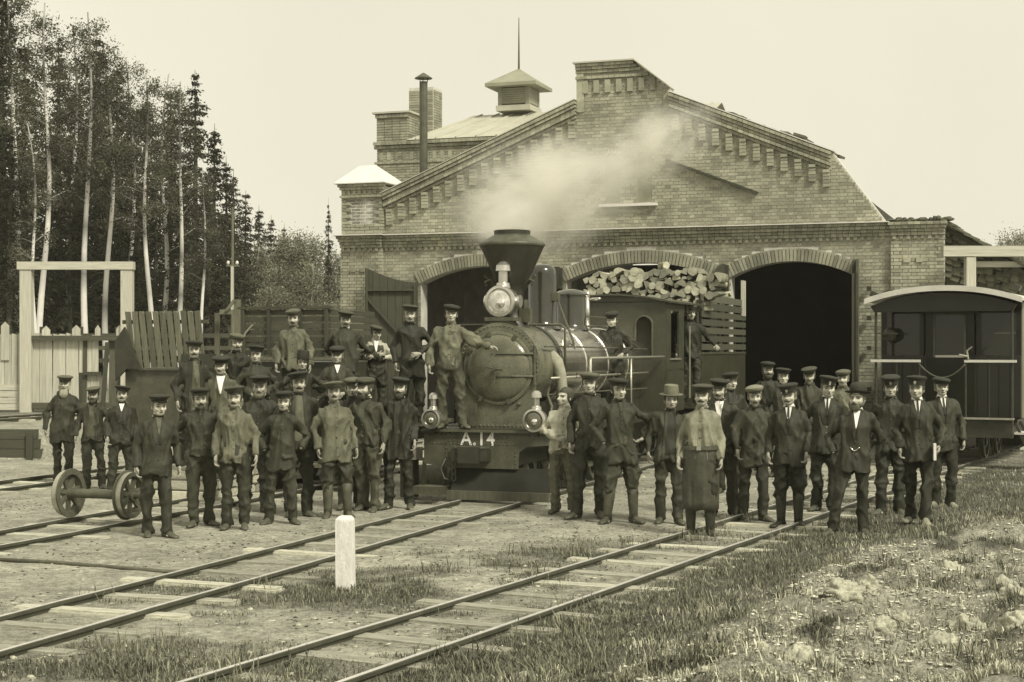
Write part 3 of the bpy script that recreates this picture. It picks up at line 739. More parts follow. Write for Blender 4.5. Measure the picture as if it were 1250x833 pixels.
# ---- taller rear block with metal roof, louvred cupola and chimneys
def bpt(px, py, off):      # shed-frame coordinates of a pixel on the plane `off` metres behind the facade
    k = (px - 625) / FPX; s = (k * (36 + .943 * off) - 2.65 - .332 * off) / (.943 + .332 * k); Y = 36 - .332 * s + .943 * off
    return s, CAM_H - (py - HOR) / FPX * Y
OFF = 7.0
rear = thing('rear_block', 'taller brick block with seamed metal roof behind the shed', 'building', (2.65 + .332 * OFF, 36 + .943 * OFF, 0), -TH)
xl, zt = bpt(458, 178, OFF); xr, _ = bpt(705, 178, OFF); _, zc = bpt(458, 178, OFF)
RB = Bricks()
b = MB(); b.box(((xl + xr) / 2 + .1, 3, zc / 2), (xr - xl - .2, 6, zc)); b.build('block_wall', M_MORTAR, rear)
z = 5.6; r_ = 0
while z < zc - .06:
    x = xl + (0 if r_ % 2 else -BL / 2)
    while x < xr:
        a, bb = max(x, xl + .1), min(x + BL - JT, xr); x += BL
        if bb - a > .03 and a < -1.5: RB.put(((a + bb) / 2, .0, z + CH / 2), (bb - a, .08, CH - JT))
    y = 0
    while y < 5: RB.put((xl + .1, y + .12, z + CH / 2), (.08, BL - JT, CH - JT)); y += BL
    z += CH; r_ += 1
BR = RB
band(xl, xr, zc - .02, .1, .16); band(xl, xr, zc - .12, .09, .10); dentils(xl + .1, xr, zc - .46, .24, .05, .24, .12); band(xl, xr, zc - .56, .07, .07)
# corner pier on the roof
px0, pz0 = bpt(460, 140, OFF); px1, _ = bpt(498, 140, OFF)
b = MB(); b.box(((px0 + px1) / 2, .5, (zc + pz0) / 2), (px1 - px0 - .06, .9, pz0 - zc)); b.build('pier', M_MORTAR, rear)
zz = zc + .1
while zz < pz0 - .08:
    x = px0
    while x < px1 - .04: RB.put((min(x + .12, px1 - .08), .03, zz), (.235, .08, CH - JT)); x += BL
    for yy in range(4): RB.put((px1 - .01, .15 + yy * .22, zz), (.07, .2, CH - JT)); RB.put((px0 + .01, .15 + yy * .22, zz), (.07, .2, CH - JT))
    zz += CH
band(px0 - .03, px1 + .03, pz0 - .12, .1, .06)
b = MB(); b.box(((px0 + px1) / 2, .5, pz0 + .03), (px1 - px0 + .22, 1.2, .05)); b.build('pier_cap', M_ZINC, rear)
# brick chimney behind
cx0, cz0 = bpt(505, 110, OFF + 3); cx1, _ = bpt(534, 110, OFF + 3)
b = MB(); b.box(((cx0 + cx1) / 2, 3, (zc + cz0) / 2), (cx1 - cx0, .7, cz0 - zc)); b.build('chimney', M_MORTAR, rear)
zz = zc + .05
while zz < cz0 - .05:
    for i in range(2): RB.put((cx0 + (cx1 - cx0) * (.25 + .5 * i), 2.65, zz), ((cx1 - cx0) / 2 - .01, .07, CH - JT))
    for yy in range(3): RB.put((cx1, 2.78 + yy * .22, zz), (.06, .2, CH - JT))
    zz += CH
BR = BR_
RB.build('brickwork', rear, 'stuff')
# roof: hipped metal sheet with standing seams
rl, _ = bpt(487, 176, OFF); ztop = bpt(600, 139, OFF + 2.6)[1]; xrr = .2
A, B_, C_, D_ = Vector((px1, -.15, zc + .1)), Vector((xrr, -.15, zc + .1)), Vector((xrr, 2.8, ztop)), Vector((px1 + 1.0, 2.8, ztop))
b = MB(); E_ = Vector((px1, 6.0, zc + .1)); F_ = Vector((xrr, 6.0, zc + .1))
b.add([A, B_, C_, D_, E_, F_], [(0, 1, 2, 3), (3, 2, 5, 4), (0, 3, 4), (0, 4, 5, 1)]); roof = b.build('roof', M_ZINC, rear)
for i in range(14):
    t = (i + .5) / 14; a0 = A.lerp(B_, t); a1 = D_.lerp(C_, t)
    s_ = MB(); s_.bar(a0 + Vector((0, 0, .015)), a1 + Vector((0, 0, .015)), .035, .05); s_.build('roof_seam', M_ZINC, roof)
# cupola
u0, _ = bpt(611, 108, OFF + 2.8); u1, cz1 = bpt(656, 108, OFF + 2.8); _, cz0 = bpt(611, 139, OFF + 2.8); _, cza = bpt(632, 86, OFF + 2.8); _, czs = bpt(632, 22, OFF + 2.8)
cxm = (u0 + u1) / 2; cw = (u1 - u0) * .82
cup = MB(); cup.box((cxm, 2.8, (cz0 + cz1) / 2), (cw - .1, cw - .1, cz1 - cz0)); cu = cup.build('cupola', M_GREYWOOD, rear)
for sx in (-1, 1):
    for sy in (-1, 1):
        b = MB(); b.box((cxm + sx * (cw / 2 - .05), 2.8 + sy * (cw / 2 - .05), (cz0 + cz1) / 2), (.12, .12, cz1 - cz0)); b.build('corner_post', M_ZINCD, cu)
for i in range(7):
    z = cz0 + .22 + (cz1 - cz0 - .25) * i / 7
    for k, (dx, dy, L1, L2) in enumerate(((0, -1, cw - .22, .05), (1, 0, .05, cw - .22))):
        b = MB(); b.box((cxm + dx * (cw / 2 - .03), 2.8 + dy * (cw / 2 - .03), z + .04), (L1 if k == 0 else .06, .06 if k == 0 else L2, .075), Matrix.Rotation(R(30) * (1 if k == 0 else 0), 3, 'X')); b.build('louvre', M_ZINCD, cu)
b = MB(); b.box((cxm, 2.8, cz0 + .08), (cw + .12, cw + .12, .16)); b.build('base_board', M_ZINC, cu)
ov = cw * .5 + .32
b = MB(); b.add([(cxm - ov, 2.8 - ov, cz1), (cxm + ov, 2.8 - ov, cz1), (cxm + ov, 2.8 + ov, cz1), (cxm - ov, 2.8 + ov, cz1), (cxm - ov, 2.8 - ov, cz1 + .1), (cxm + ov, 2.8 - ov, cz1 + .1), (cxm + ov, 2.8 + ov, cz1 + .1), (cxm - ov, 2.8 + ov, cz1 + .1), (cxm, 2.8, cza + .05)],
                [(3, 2, 1, 0), (0, 1, 5, 4), (1, 2, 6, 5), (2, 3, 7, 6), (3, 0, 4, 7), (4, 5, 8), (5, 6, 8), (6, 7, 8), (7, 4, 8)]); b.build('cupola_roof', M_ZINCD, cu)
b = MB(); b.tube([(cxm, 2.8, cza), (cxm, 2.8, czs)], [.035, .012], 6); b.build('finial', M_IRON2, cu)
# stovepipe with conical cap in front of the rear block
pz, zb_ = bpt(517, 205, 4.0); _, zt_ = bpt(517, 100, 4.0); _, zcap = bpt(517, 90, 4.0)
sp = thing('stovepipe', 'tall iron stovepipe with conical cap above the shed roof', 'chimney pipe', (2.65 + .332 * 4 + .943 * pz, 36 + .943 * 4 - .332 * pz, 0), -TH)
b = MB(); b.tube([(0, 0, zb_ - 1.2), (0, 0, zt_)], .11, 12); b.build('pipe', M_IRON2, sp, smooth=False)
b = MB(); b.lathe([(.24, zt_ + .08), (.24, zt_ + .10), (.02, zcap + .02)], n=14); b.build('cap', M_IRON2, sp)
for a in range(3):
    b = MB(); b.tube([(.1 * math.cos(a * 2.1), .1 * math.sin(a * 2.1), zt_ - .05), (.14 * math.cos(a * 2.1), .14 * math.sin(a * 2.1), zt_ + .1)], .012, 5); b.build('cap_strut', M_IRON2, sp)
# lean-to roof with rough shingles on the right of the shed
lean = thing('lean_to_roof', 'rough shingled lean-to roof sloping down beside the shed corner', 'roof', (2.65, 36, 0), -TH)
b = MB(); b.prism([(7.1, 4.78), (9.9, 3.02), (9.9, 2.94), (7.1, 4.66)], .25, 9); b.build('roof_deck', M_DARKWOOD_H, lean)
b = MB(); b.box((9.7, 4.6, 1.45), (.15, 8.6, 2.95)); b.build('side_wall', M_DARKWOOD, lean)
b = MB(); b.prism([(7.1, -.1), (9.7, -.1), (9.7, 3.0), (7.1, 4.6)], .45, .55); b.build('end_wall', M_GREYWOOD, lean)
shm = []
for k in range(4):
    b = MB(); b.box((0, 0, 0), (.36, .2 + .03 * k, .03)); me = b.mesh('shingle'); me.materials.append(M_SHINGLE); shm.append(me)
sl = math.atan2(1.76, 2.8)
for i in range(12):
    for j in range(12):
        u = i / 12; xx = 7.12 + 2.8 * u + .1; z = 4.78 - 1.76 * u
        link('shingle', rng.choice(shm), lean, (xx + rng.uniform(-.03, .03), .12 + j * .24 + rng.uniform(-.03, .03), z + .0 + rng.uniform(0, .04)), (rng.uniform(-.1, .1), sl - .08 + rng.uniform(-.12, .12), rng.uniform(-.15, .15)), (1, 1, rng.uniform(.8, 1.8)))
for i in range(7):                               # ragged shingle ends hung in sloping rows on the end wall
    for j in range(15):
        xx = 7.15 + j * .175 + rng.uniform(-.03, .03); z = 4.74 - .63 * (xx - 7.1) - .05 - i * .15 + rng.uniform(-.03, .03)
        link('shingle', rng.choice(shm), lean, (xx, .36 - .012 * (6 - i) + rng.uniform(-.02, .02), z), (R(78) + rng.uniform(-.15, .15), rng.uniform(-.1, .1) + .3, rng.uniform(-.2, .2)), (.5, .8, 1.2))
# pale timber gantry behind the carriage
gt = thing('timber_gantry', 'pale squared timber gantry beam on posts behind the carriage', 'gantry', (0, 33.0, 0))
def gx(px): return (px - 625) / FPX * 33.0
def gzz(py): return CAM_H - (py - HOR) / FPX * 33.0
b = MB(); b.box((gx(1240), 0, gzz(307)), (gx(1330) - gx(1150), .24, .22)); b.build('beam', M_NEWWOOD_H, gt)
b = MB(); b.box((gx(1184), .0, gzz(314) / 2), (.2, .2, gzz(314))); b.build('post', M_NEWWOOD, gt)
b = MB(); b.box((gx(1290), .0, gzz(314) / 2), (.2, .2, gzz(314))); b.build('post', M_NEWWOOD, gt)
b = MB(); b.box((gx(1240), .3, gzz(322)), (gx(1330) - gx(1215), .1, .12)); b.build('rail', M_NEWWOOD_H, gt)
# ------------------------------------------------------------------ rolling stock
def rivets(pts, r, name, parent, material, nrm=(0, -1, 0)):
    m = MB(); n_ = Vector(nrm)
    for p in pts: m.ball(p, (r, r, r), 6, 4)
    o = m.build(name, material, parent, smooth=True); o['kind'] = 'stuff'; return o
def wheel(parent, c, rad, wid=.09, spokes=8, material=None, tread=None, name='wheel', face=1):
    """spoked wheel, axis along X, flange on the inside (-face side)"""
    material = material or M_IRON; tread = tread or M_IRON2
    root = bpy.data.objects.new(name, None)
    m = MB(); n = 28
    prof = [(rad * .83, -wid / 2), (rad, -wid / 2), (rad, wid * .25), (rad + .025, wid * .3), (rad + .025, wid / 2), (rad * .83, wid / 2)]
    rings = []
    for r_, h in prof:
        rings.append([(h * -face, r_ * math.cos(2 * math.pi * j / n), r_ * math.sin(2 * math.pi * j / n)) for j in range(n)])
    m.loft(rings + [rings[0]], cap=False)
    o = m.build(name, tread, parent, auto=35); o.location = c
    h = MB(); h.lathe([(rad * .24, -wid * .6), (rad * .24, wid * .6)], axis='X', n=16); h.build('hub', material, o, auto=40)
    for k in range(spokes):
        a = 2 * math.pi * k / spokes + .2; s = MB()
        s.bar((0, rad * .2 * math.cos(a), rad * .2 * math.sin(a)), (0, rad * .86 * math.cos(a), rad * .86 * math.sin(a)), wid * .55, rad * .13, up=(1, 0, 0)); s.build('spoke', material, o)
    return o
def lamp(parent, c, r, depth=.2, chim=.25, nm='buffer_lamp', lens=None):
    """round brass oil lamp facing -Y"""
    m = MB(); m.lathe([(r * .55, depth), (r * .9, depth * .8), (r, 0), (r * 1.04, -.01), (r * 1.0, -.035), (r * .84, -.04), (r * .80, -.012)], axis='Y', n=24)
    m.v = [(x, y, z) for x, y, z in m.v]; o = m.build(nm, M_BRASS, parent, auto=40); o.location = c
    g = MB(); g.lathe([(r * .82, -.012), (r * .8, -.02), (r * .5, -.034), (.001, -.04)], axis='Y', n=24); g.build('lens', lens or M_LENS, o, smooth=True)
    g = MB(); g.lathe([(r * .3, -.036), (r * .26, -.052), (.001, -.055)], (r * .1, 0, -r * .12), axis='Y', n=12); g.build('burner', M_REFLECT, o, smooth=True)
    g = MB(); g.lathe([(r * .5, r * .85), (r * .42, r * 1.2), (r * .3, r * 1.25), (r * .3, r + chim * .6), (r * .5, r + chim * .62), (r * .46, r + chim * .85), (r * .2, r + chim)], (0, depth * .45, 0), n=14); g.build('lamp_chimney', M_BRASS, o, auto=40)
    return o

LOCO = (-.33, 21.04, 0)
eng = thing('steam_locomotive', 'small black wood-burning steam locomotive with funnel smokestack, numbered A 14', 'locomotive', LOCO, -TH)
AX = 1.85
def P(mb, name, material, parent=None, **k): return mb.build(name, material, parent or eng, **k)
# buffer beam and guard
m = MB(); m.prism([(-.93, .965), (.93, .965), (.93, .80), (.56, .775), (.45, .70), (.43, .60), (.43, .47), (-.62, .47), (-.93, .52)], 0, .04); beam = P(m, 'buffer_beam', M_IRON2)
m = MB(); m.box((0, .0, .975), (1.9, .12, .03)); P(m, 'beam_angle', M_IRON2, beam)
rp = [(-.9 + .06 * i, -.004, .925) for i in range(31)] + [(-.9 + .06 * i, -.004, .80) for i in range(23)] + [(.43 - .03, -.004, .5 + .05 * i) for i in range(5)] + [(-.60, -.004, .5 + .06 * i) for i in range(6)] + [(.15 + .06 * i, -.004, .84 + .045 * j) for i in range(3) for j in range(2)] + [(-.55 + .06 * i, -.004, .84 + .045 * j) for i in range(3) for j in range(2)]
rivets(rp, .011, 'rivets', beam, M_IRON2)
m = MB(); m.box((.2, -.14, .115), (1.45, .06, .12)); P(m, 'guard_plank', M_GREYWOOD)
m = MB(); m.add([(-.5, -.1, .17), (.92, -.1, .17), (.9, .06, .48), (-.48, .06, .48), (-.5, -.07, .17), (.92, -.07, .17), (.9, .09, .48), (-.48, .09, .48)], [(0, 1, 2, 3), (5, 4, 7, 6), (0, 3, 7, 4), (1, 5, 6, 2), (3, 2, 6, 7), (0, 4, 5, 1)]); P(m, 'guard_plate', mat('void_black', .018, .9, .3, 5))  # dark void under the beam put into the plate's near-black colour
m = MB(); m.box((-.78, -.12, .17), (.42, .3, .11)); P(m, 'step', M_IRON2)
for xx in (-.93, -.62): m = MB(); m.bar((xx, .02, .55), (xx - .01, .0, .2), .05, .03); P(m, 'step_hanger', M_IRON)
m = MB(); m.box((-.2, -.09, .66), (.5, .2, .16)); m.box((-.2, -.2, .66), (.3, .06, .22)); P(m, 'coupler', M_IRON, auto=40)
m = MB(); m.box((-.2, -.1, .755), (.44, .2, .02)); P(m, 'coupler_plate', M_IRON2)
for i in range(5):
    m = MB(); a = [(math.cos(t) * .028, 0 if i % 2 else math.sin(t) * .028, (math.sin(t) * .028 if i % 2 else 0)) for t in np.linspace(0, 6.283, 9)]
    m.tube([(-.47 + x, -.05 + y, .72 - i * .095 + (math.cos(0) * 0) + z * 1.7) if i % 2 else (-.47 + x, -.05, .72 - i * .095 + y * 1.9) for x, y, z in a], .011, 5); P(m, 'chain_link', M_IRON2)
# lettering
cu = bpy.data.curves.new('lettering', 'FONT'); cu.body = 'A.14'; cu.size = .26; cu.extrude = .003; cu.offset = .004; cu.align_x = 'CENTER'; cu.space_character = 1.12
to = bpy.data.objects.new('lettering_tmp', cu); COL.objects.link(to); bpy.context.view_layer.update()
tm = bpy.data.meshes.new_from_object(to.evaluated_get(bpy.context.evaluated_depsgraph_get())); bpy.data.objects.remove(to)
tm.materials.clear(); tm.materials.append(M_LETTER); lt = link('lettering', tm, beam, (-.14, -.006, .785), (R(90), 0, 0), (.92, 1, 1)); lt['label'] = 'white painted number A.14'
# deck, frames, cylinders, wheels
m = MB(); m.box((0, .28, .985), (1.9, .5, .03)); P(m, 'front_deck', M_IRON)
for s in (-1, 1):
    m = MB(); m.box((s * .76, 3.4, 1.0), (.38, 5.7, .03)); m.box((s * .945, 3.4, .96), (.02, 5.7, .09)); P(m, 'running_board', M_IRON)
    m = MB(); m.box((s * .30, 4.3, .72), (.04, 8.2, .45)); P(m, 'frame_plate', M_IRON)
    m = MB(); m.lathe([(.21, 1.0), (.23, 1.02), (.23, 1.08), (.19, 1.1), (.19, 1.62), (.23, 1.64), (.23, 1.7)], (s * .73, 0, .66), axis='Y', n=18); P(m, 'cylinder', M_IRON, auto=40)
    m = MB(); m.box((s * .73, 1.35, .9), (.3, .6, .14)); P(m, 'valve_chest', M_IRON)
    for y in (2.45, 3.5, 4.55): wheel(eng, (s * (GAUGE / 2 + .03), y, .475), .41, .1, 10, face=s)
    m = MB(); m.bar((s * .58, 2.45, .35), (s * .58, 4.55, .35), .03, .08); P(m, 'coupling_rod', M_IRON2)
    m = MB(); m.bar((s * .66, 1.7, .62), (s * .63, 3.5, .37), .035, .06); P(m, 'connecting_rod', M_IRON2)
m = MB(); m.tube([(-.6, 2.45, .475), (.6, 2.45, .475)], .06, 8); P(m, 'axle', M_IRON)
# smokebox
m = MB(); n = 40; ring = [(.60 * math.cos(a), .60 * math.sin(a) + AX) for a in np.linspace(R(-28), R(208), n)] + [(-.50, 1.0), (.50, 1.0)]
m.prism(ring, .45, .49); sb = P(m, 'smokebox_front', M_SMOKEBOX)
m = MB(); m.lathe([(.585, .49), (.585, 1.55)], (0, 0, AX), axis='Y', n=40); P(m, 'smokebox', M_SMOKEBOX, auto=40)
m = MB(); m.box((0, 1.0, 1.16), (.84, .9, .36)); P(m, 'saddle', M_IRON)
rivets([(.595 * math.cos(a), 1.44, AX + .595 * math.sin(a)) for a in np.linspace(R(-30), R(210), 44)], .017, 'rivets', sb, M_SMOKEBOX)
rivets([(-.45 + .06 * i, .44, 1.03) for i in range(16)], .014, 'rivets', sb, M_SMOKEBOX)
m = MB(); m.lathe([(.60, 1.40), (.606, 1.42), (.606, 1.52), (.60, 1.54)], (0, 0, AX), axis='Y', n=40); P(m, 'smokebox_band', M_IRON, auto=40)
m = MB(); m.lathe([(.505, .45), (.51, .42), (.48, .405), (.46, .41), (.455, .40), (.40, .365), (.28, .335), (.12, .322), (.001, .32)], (0, 0, AX - .03), axis='Y', n=40); door = P(m, 'smokebox_door', M_SMOKEBOX, auto=50)
for z in (.17, -.14):
    m = MB(); m.tube([(.0, .315, AX + z), (.25, .335, AX + z), (.46, .40, AX + z), (.53, .43, AX + z)], [.012, .018, .02, .022], 6); P(m, 'hinge_strap', M_IRON2, door)
m = MB(); m.tube([(.53, .42, AX - .25), (.53, .42, AX + .28)], .022, 8); P(m, 'hinge_pin', M_IRON2, door)
m = MB(); m.tube([(0, .33, AX - .03), (0, .24, AX - .03)], .03, 8); m.tube([(-.11, .25, AX - .01), (.12, .25, AX - .05)], .014, 6); m.tube([(.02, .26, AX - .03), (-.0, .25, AX - .24)], .012, 6); P(m, 'door_handle', M_IRON2, door)
rivets([(-.05 + .07 * i, .318 + .008 * i, AX + .175) for i in range(6)], .012, 'rivets', door, M_IRON2)
m = MB(); m.ball((.3, .43, AX - .52), .03, 8, 6); P(m, 'plug', M_IRON2, sb)
m = MB(); m.box((-.33, .3, 1.18), (.1, .1, .3)); P(m, 'lamp_socket', M_IRON2)
# smokebox bolts, door dogs, lubricator and small pipes
rivets([(.56 * math.cos(a), .445, AX + .56 * math.sin(a)) for a in np.linspace(R(-25), R(205), 38)], .013, 'rivets', sb, M_SMOKEBOX)
for a in (60, 105, 150, 195, 240, 290): m = MB(); m.box((.485 * math.cos(R(a)), .40, AX - .03 + .485 * math.sin(R(a))), (.05, .04, .07), Matrix.Rotation(R(90 - a), 3, 'Y')); P(m, 'door_dog', M_IRON2, door)
for s, z in ((1, 2.12), (-1, 2.12), (1, 1.45)): m = MB(); m.tube([(s * .58, .7, z), (s * (.63 if z > 2 else .62), 1.6, z), (s * .63, 6.15, z - .04)], .013, 6); P(m, 'feed_pipe', M_IRON2)
m = MB(); m.lathe([(.05, 0), (.06, .02), (.06, .12), (.03, .15), (.03, .19), (.001, .2)], (.52, 1.85, 2.1), n=12); P(m, 'lubricator', M_BRASS, auto=40)
for y in (1.9, 3.0, 4.1, 5.2): m = MB(); m.tube([(.57, y, 1.68), (.66, y, 1.68)], .014, 6); m.ball((.66, y, 1.68), .026, 8, 6); P(m, 'rail_stanchion', M_IRON2, smooth=True)
m = MB(); m.lathe([(.13, .0), (.13, .36)], (.62, 2.9, 1.05), n=14); P(m, 'air_reservoir', M_IRON, auto=40)
m = MB(); m.tube([(.75, .3, 1.0), (.8, .35, 1.3), (.62, .7, 1.45), (.56, 1.0, 1.6)], .02, 6); P(m, 'drain_pipe', M_IRON2, smooth=True)
m = MB(); m.tube([(-.6, -.02, .6), (-.66, -.06, .45), (-.6, -.08, .32), (-.5, -.05, .3)], .022, 6); P(m, 'brake_hose', M_IRON, smooth=True)
# boiler
m = MB(); m.lathe([(.575, 1.55), (.575, 6.2)], (0, 0, AX), axis='Y', n=48); boil = P(m, 'boiler', M_CLAD, auto=40)
for y in (2.75, 3.95, 5.15):
    m = MB(); m.lathe([(.577, y), (.584, y + .005), (.584, y + .055), (.577, y + .06)], (0, 0, AX), axis='Y', n=48); P(m, 'boiler_band', M_CLAD, boil, auto=40)
m = MB(); m.box((0, 5.4, 1.3), (1.0, 1.5, .9)); P(m, 'firebox', M_IRON)
# smokestack
m = MB(); m.lathe([(.26, 2.36), (.24, 2.42), (.17, 2.52), (.155, 2.60), (.165, 2.9), (.19, 2.98), (.22, 3.02), (.455, 3.54), (.462, 3.56), (.455, 3.575), (.27, 3.68), (.255, 3.70), (.26, 3.755), (.24, 3.76), (.235, 3.70)], (0, 1.0, 0), n=36); stack = P(m, 'smokestack', M_IRON, auto=35)
m = MB(); m.lathe([(.458, 3.53), (.468, 3.545), (.468, 3.565), (.458, 3.58)], (0, 1.0, 0), n=36); P(m, 'stack_band', M_IRON2, stack, auto=35)
m = MB(); m.lathe([(.452, 3.582), (.275, 3.685)], (0, 1.0, 0), n=36); m.f = [f for f in m.f if len(f) == 4]; m.m = m.m[:len(m.f)]; P(m, 'stack_cone', M_IRON2, stack, auto=35)
for s in (-1, 1):
    m = MB(); m.tube([(s * .20, .95, 3.0), (s * .30, .9, 3.06), (s * .36, .88, 3.03), (s * .34, .9, 2.97)], .022, 6); m.tube([(s * .22, .95, 2.95), (s * .38, .9, 3.12)], .016, 6); P(m, 'stack_clamp', M_IRON2, stack)
m = MB(); m.tube([(.2, .98, 2.42), (.2, .98, 2.78)], .04, 8); m.box((.22, .95, 2.56), (.16, .12, .2)); P(m, 'blower_valve', M_IRON2)
# headlamp
m = MB(); m.box((0, .62, 2.50), (.42, .34, .05)); m.box((0, .62, 2.47), (.30, .28, .10)); P(m, 'lamp_bracket', M_IRON2)
hl = lamp(eng, (0, .5, 2.745), .215, .28, .34, 'headlamp', mat('frosted_lens', .55, .25, .4, 14, coat=.5))
for s in (-1, 1):
    m = MB(); m.lathe([(.09, -.04), (.09, .04)], (s * .22, .12, .0), axis='X', n=12); P(m, 'side_lens', M_BRASS, hl, auto=40)
lamp(eng, (-.78, -.10, 1.135), .135, .16, .22); lamp(eng, (.70, -.10, 1.135), .155, .18, .24)
for x in (-.78, .70): m = MB(); m.box((x, .0, 1.0), (.06, .12, .14)); P(m, 'lamp_iron', M_IRON)
# domes
m = MB(); m.lathe([(.30, 2.38), (.24, 2.44), (.215, 2.5), (.212, 3.18), (.205, 3.26), (.17, 3.32), (.08, 3.35), (.001, 3.355)], (0, 2.36, 0), n=28); P(m, 'sand_dome', M_DOME, auto=60)
m = MB(); m.box((.2, 2.3, 2.86), (.16, .1, .12)); m.tube([(.24, 2.3, 2.85), (.5, 2.3, 2.2), (.56, 2.3, 1.7)], .018, 6); P(m, 'sand_pipe', M_IRON2)
m = MB(); m.lathe([(.29, 2.38), (.25, 2.44), (.235, 2.47), (.235, 2.92), (.262, 2.925), (.262, 2.95), (.20, 3.0), (.06, 3.03), (.001, 3.03)], (0, 3.8, 0), n=28); P(m, 'steam_dome', M_DOME, auto=40)
m = MB(); m.tube([(0, 4.7, 2.4), (0, 4.7, 2.95)], [.05, .04], 8); m.tube([(-.05, 4.75, 2.9), (.25, 4.6, 2.9)], .025, 6); m.ball((0, 4.7, 2.98), .06, 8, 6); P(m, 'whistle', M_BRASS, smooth=True)
m = MB(); m.tube([(.12, 4.1, 2.45), (.35, 4.9, 2.45), (.55, 5.9, 2.1)], .016, 6); m.tube([(.2, 4.0, 2.6), (.2, 6.1, 2.6)], .013, 6); P(m, 'regulator_rod', M_IRON2)
# steam pipe to the cylinder, boiler handrail, front hoop rail, side rail
m = MB(); m.tube([(.50, 1.15, 2.02), (.62, 1.15, 1.9), (.66, 1.18, 1.72), (.68, 1.25, 1.2), (.70, 1.3, 1.0)], [.09, .09, .085, .08, .08], 12); P(m, 'steam_pipe', mat('ash_grey_lagging', .30, .7, .3, 8, .4, 30), smooth=True)
m = MB(); m.tube([(.66, .75, 1.68), (.66, 6.1, 1.68)], .018, 8); P(m, 'boiler_handrail', M_STEELTREAD, smooth=True)
m = MB(); m.tube([(-.95, 1.2, 1.0), (-.95, 1.2, 2.38), (-.9, 1.2, 2.43), (.66, 1.2, 2.43), (.72, 1.2, 2.38), (.72, 1.2, 1.75)], .017, 8); P(m, 'hoop_rail', M_IRON2, smooth=True)
m = MB(); m.tube([(.93, 1.75, 1.0), (.93, 1.75, 1.92), (.93, 1.78, 1.95), (.93, 6.15, 1.95)], .02, 8); m.tube([(.93, 4.0, 1.0), (.93, 4.0, 1.95)], .016, 6); P(m, 'side_rail', M_STEELTREAD, smooth=True)
# cab
CY0, CY1, CW, CZ = 6.2, 8.75, .95, 2.9
M_CAB = mat('cab_paint', .05, .4, .3, 3, .06, 30, fine=.15)
m = MB(); wy0, wy1, wz0, wz1 = .42, .72, 1.95, 2.5                      # front window right; sheet built round it
m.box((-.26, CY0, 1.95), (1.36, .03, 1.9)); m.box((.57, CY0, 1.475), (.30, .03, .95)); m.box((.57, CY0, 2.78), (.30, .03, .24)); m.box((.835, CY0, 1.95), (.23, .03, 1.9)); cabf = P(m, 'cab_front', M_CAB)
m = MB(); m.prism([(.42, 2.66)] + [(.57 + .15 * math.cos(a), 2.5 + .15 * math.sin(a)) for a in np.linspace(math.pi, 0, 11)] + [(.72, 2.66)], CY0 - .012, CY0 + .012); P(m, 'window_head', M_CAB, cabf)
m = MB(); pp = [(.42, 1.95), (.42, 2.5)] + [(.57 + .15 * math.cos(a), 2.5 + .15 * math.sin(a)) for a in np.linspace(math.pi, 0, 11)][1:-1] + [(.72, 2.5), (.72, 1.95), (.42, 1.95)]
m.tube([(x, CY0 - .02, z) for x, z in pp], .018, 6); P(m, 'window_frame', M_IRON2, cabf)
m = MB(); m.box((.57, CY0 + .005, 2.25), (.3, .008, .78)); P(m, 'window_pane', M_GLASS, cabf)
for s in (-1, 1):
    m = MB(); m.box((s * CW, (CY0 + CY1) / 2 - .62, 1.37), (.03, 1.3, .74)); m.box((s * CW, CY0 + .16, 2.3), (.03, .32, 1.2)); m.box((s * CW, CY0 + 1.1, 2.3), (.03, .4, 1.2)); m.box((s * CW, CY0 + .62, 1.82), (.03, .64, .16)); m.box((s * CW, CY0 + .62, 2.82), (.03, .64, .16)); m.box((s * CW, CY1 - .1, 2.0), (.03, .18, 1.9)); m.box((s * CW, CY1 - .6, 2.82), (.03, .86, .16)); P(m, 'cab_side', M_CAB)
    m = MB(); m.box((s * (CW + .02), CY0 + .62, 1.91), (.05, .7, .03)); P(m, 'window_sill', M_STEELTREAD)
    m = MB(); m.tube([(s * (CW + .05), CY1 - .95, 1.2), (s * (CW + .05), CY1 - .95, 2.5)], .014, 6); P(m, 'grab_rail', M_STEELTREAD)
m = MB(); m.box((0, CY0 + .6, 1.05), (1.86, 1.2, .04)); m.box((0, CY1 - .7, 1.05), (1.86, 1.4, .04)); P(m, 'cab_floor', M_IRON)
m = MB(); arc = [(x, CZ + .13 * (1 - (x / 1.05) ** 2)) for x in np.linspace(-1.05, 1.05, 17)]
m.prism(arc + [(x, z - .03) for x, z in arc[::-1]], CY0 - .12, CY1 + .15); P(m, 'cab_roof', M_CAB)
m = MB(); m.prism([(x, z - .035) for x, z in arc[1:-1]] + [(.93, CZ - .02), (-.93, CZ - .02)], CY0 - .015, CY0 + .015); P(m, 'cab_front_top', M_CAB)

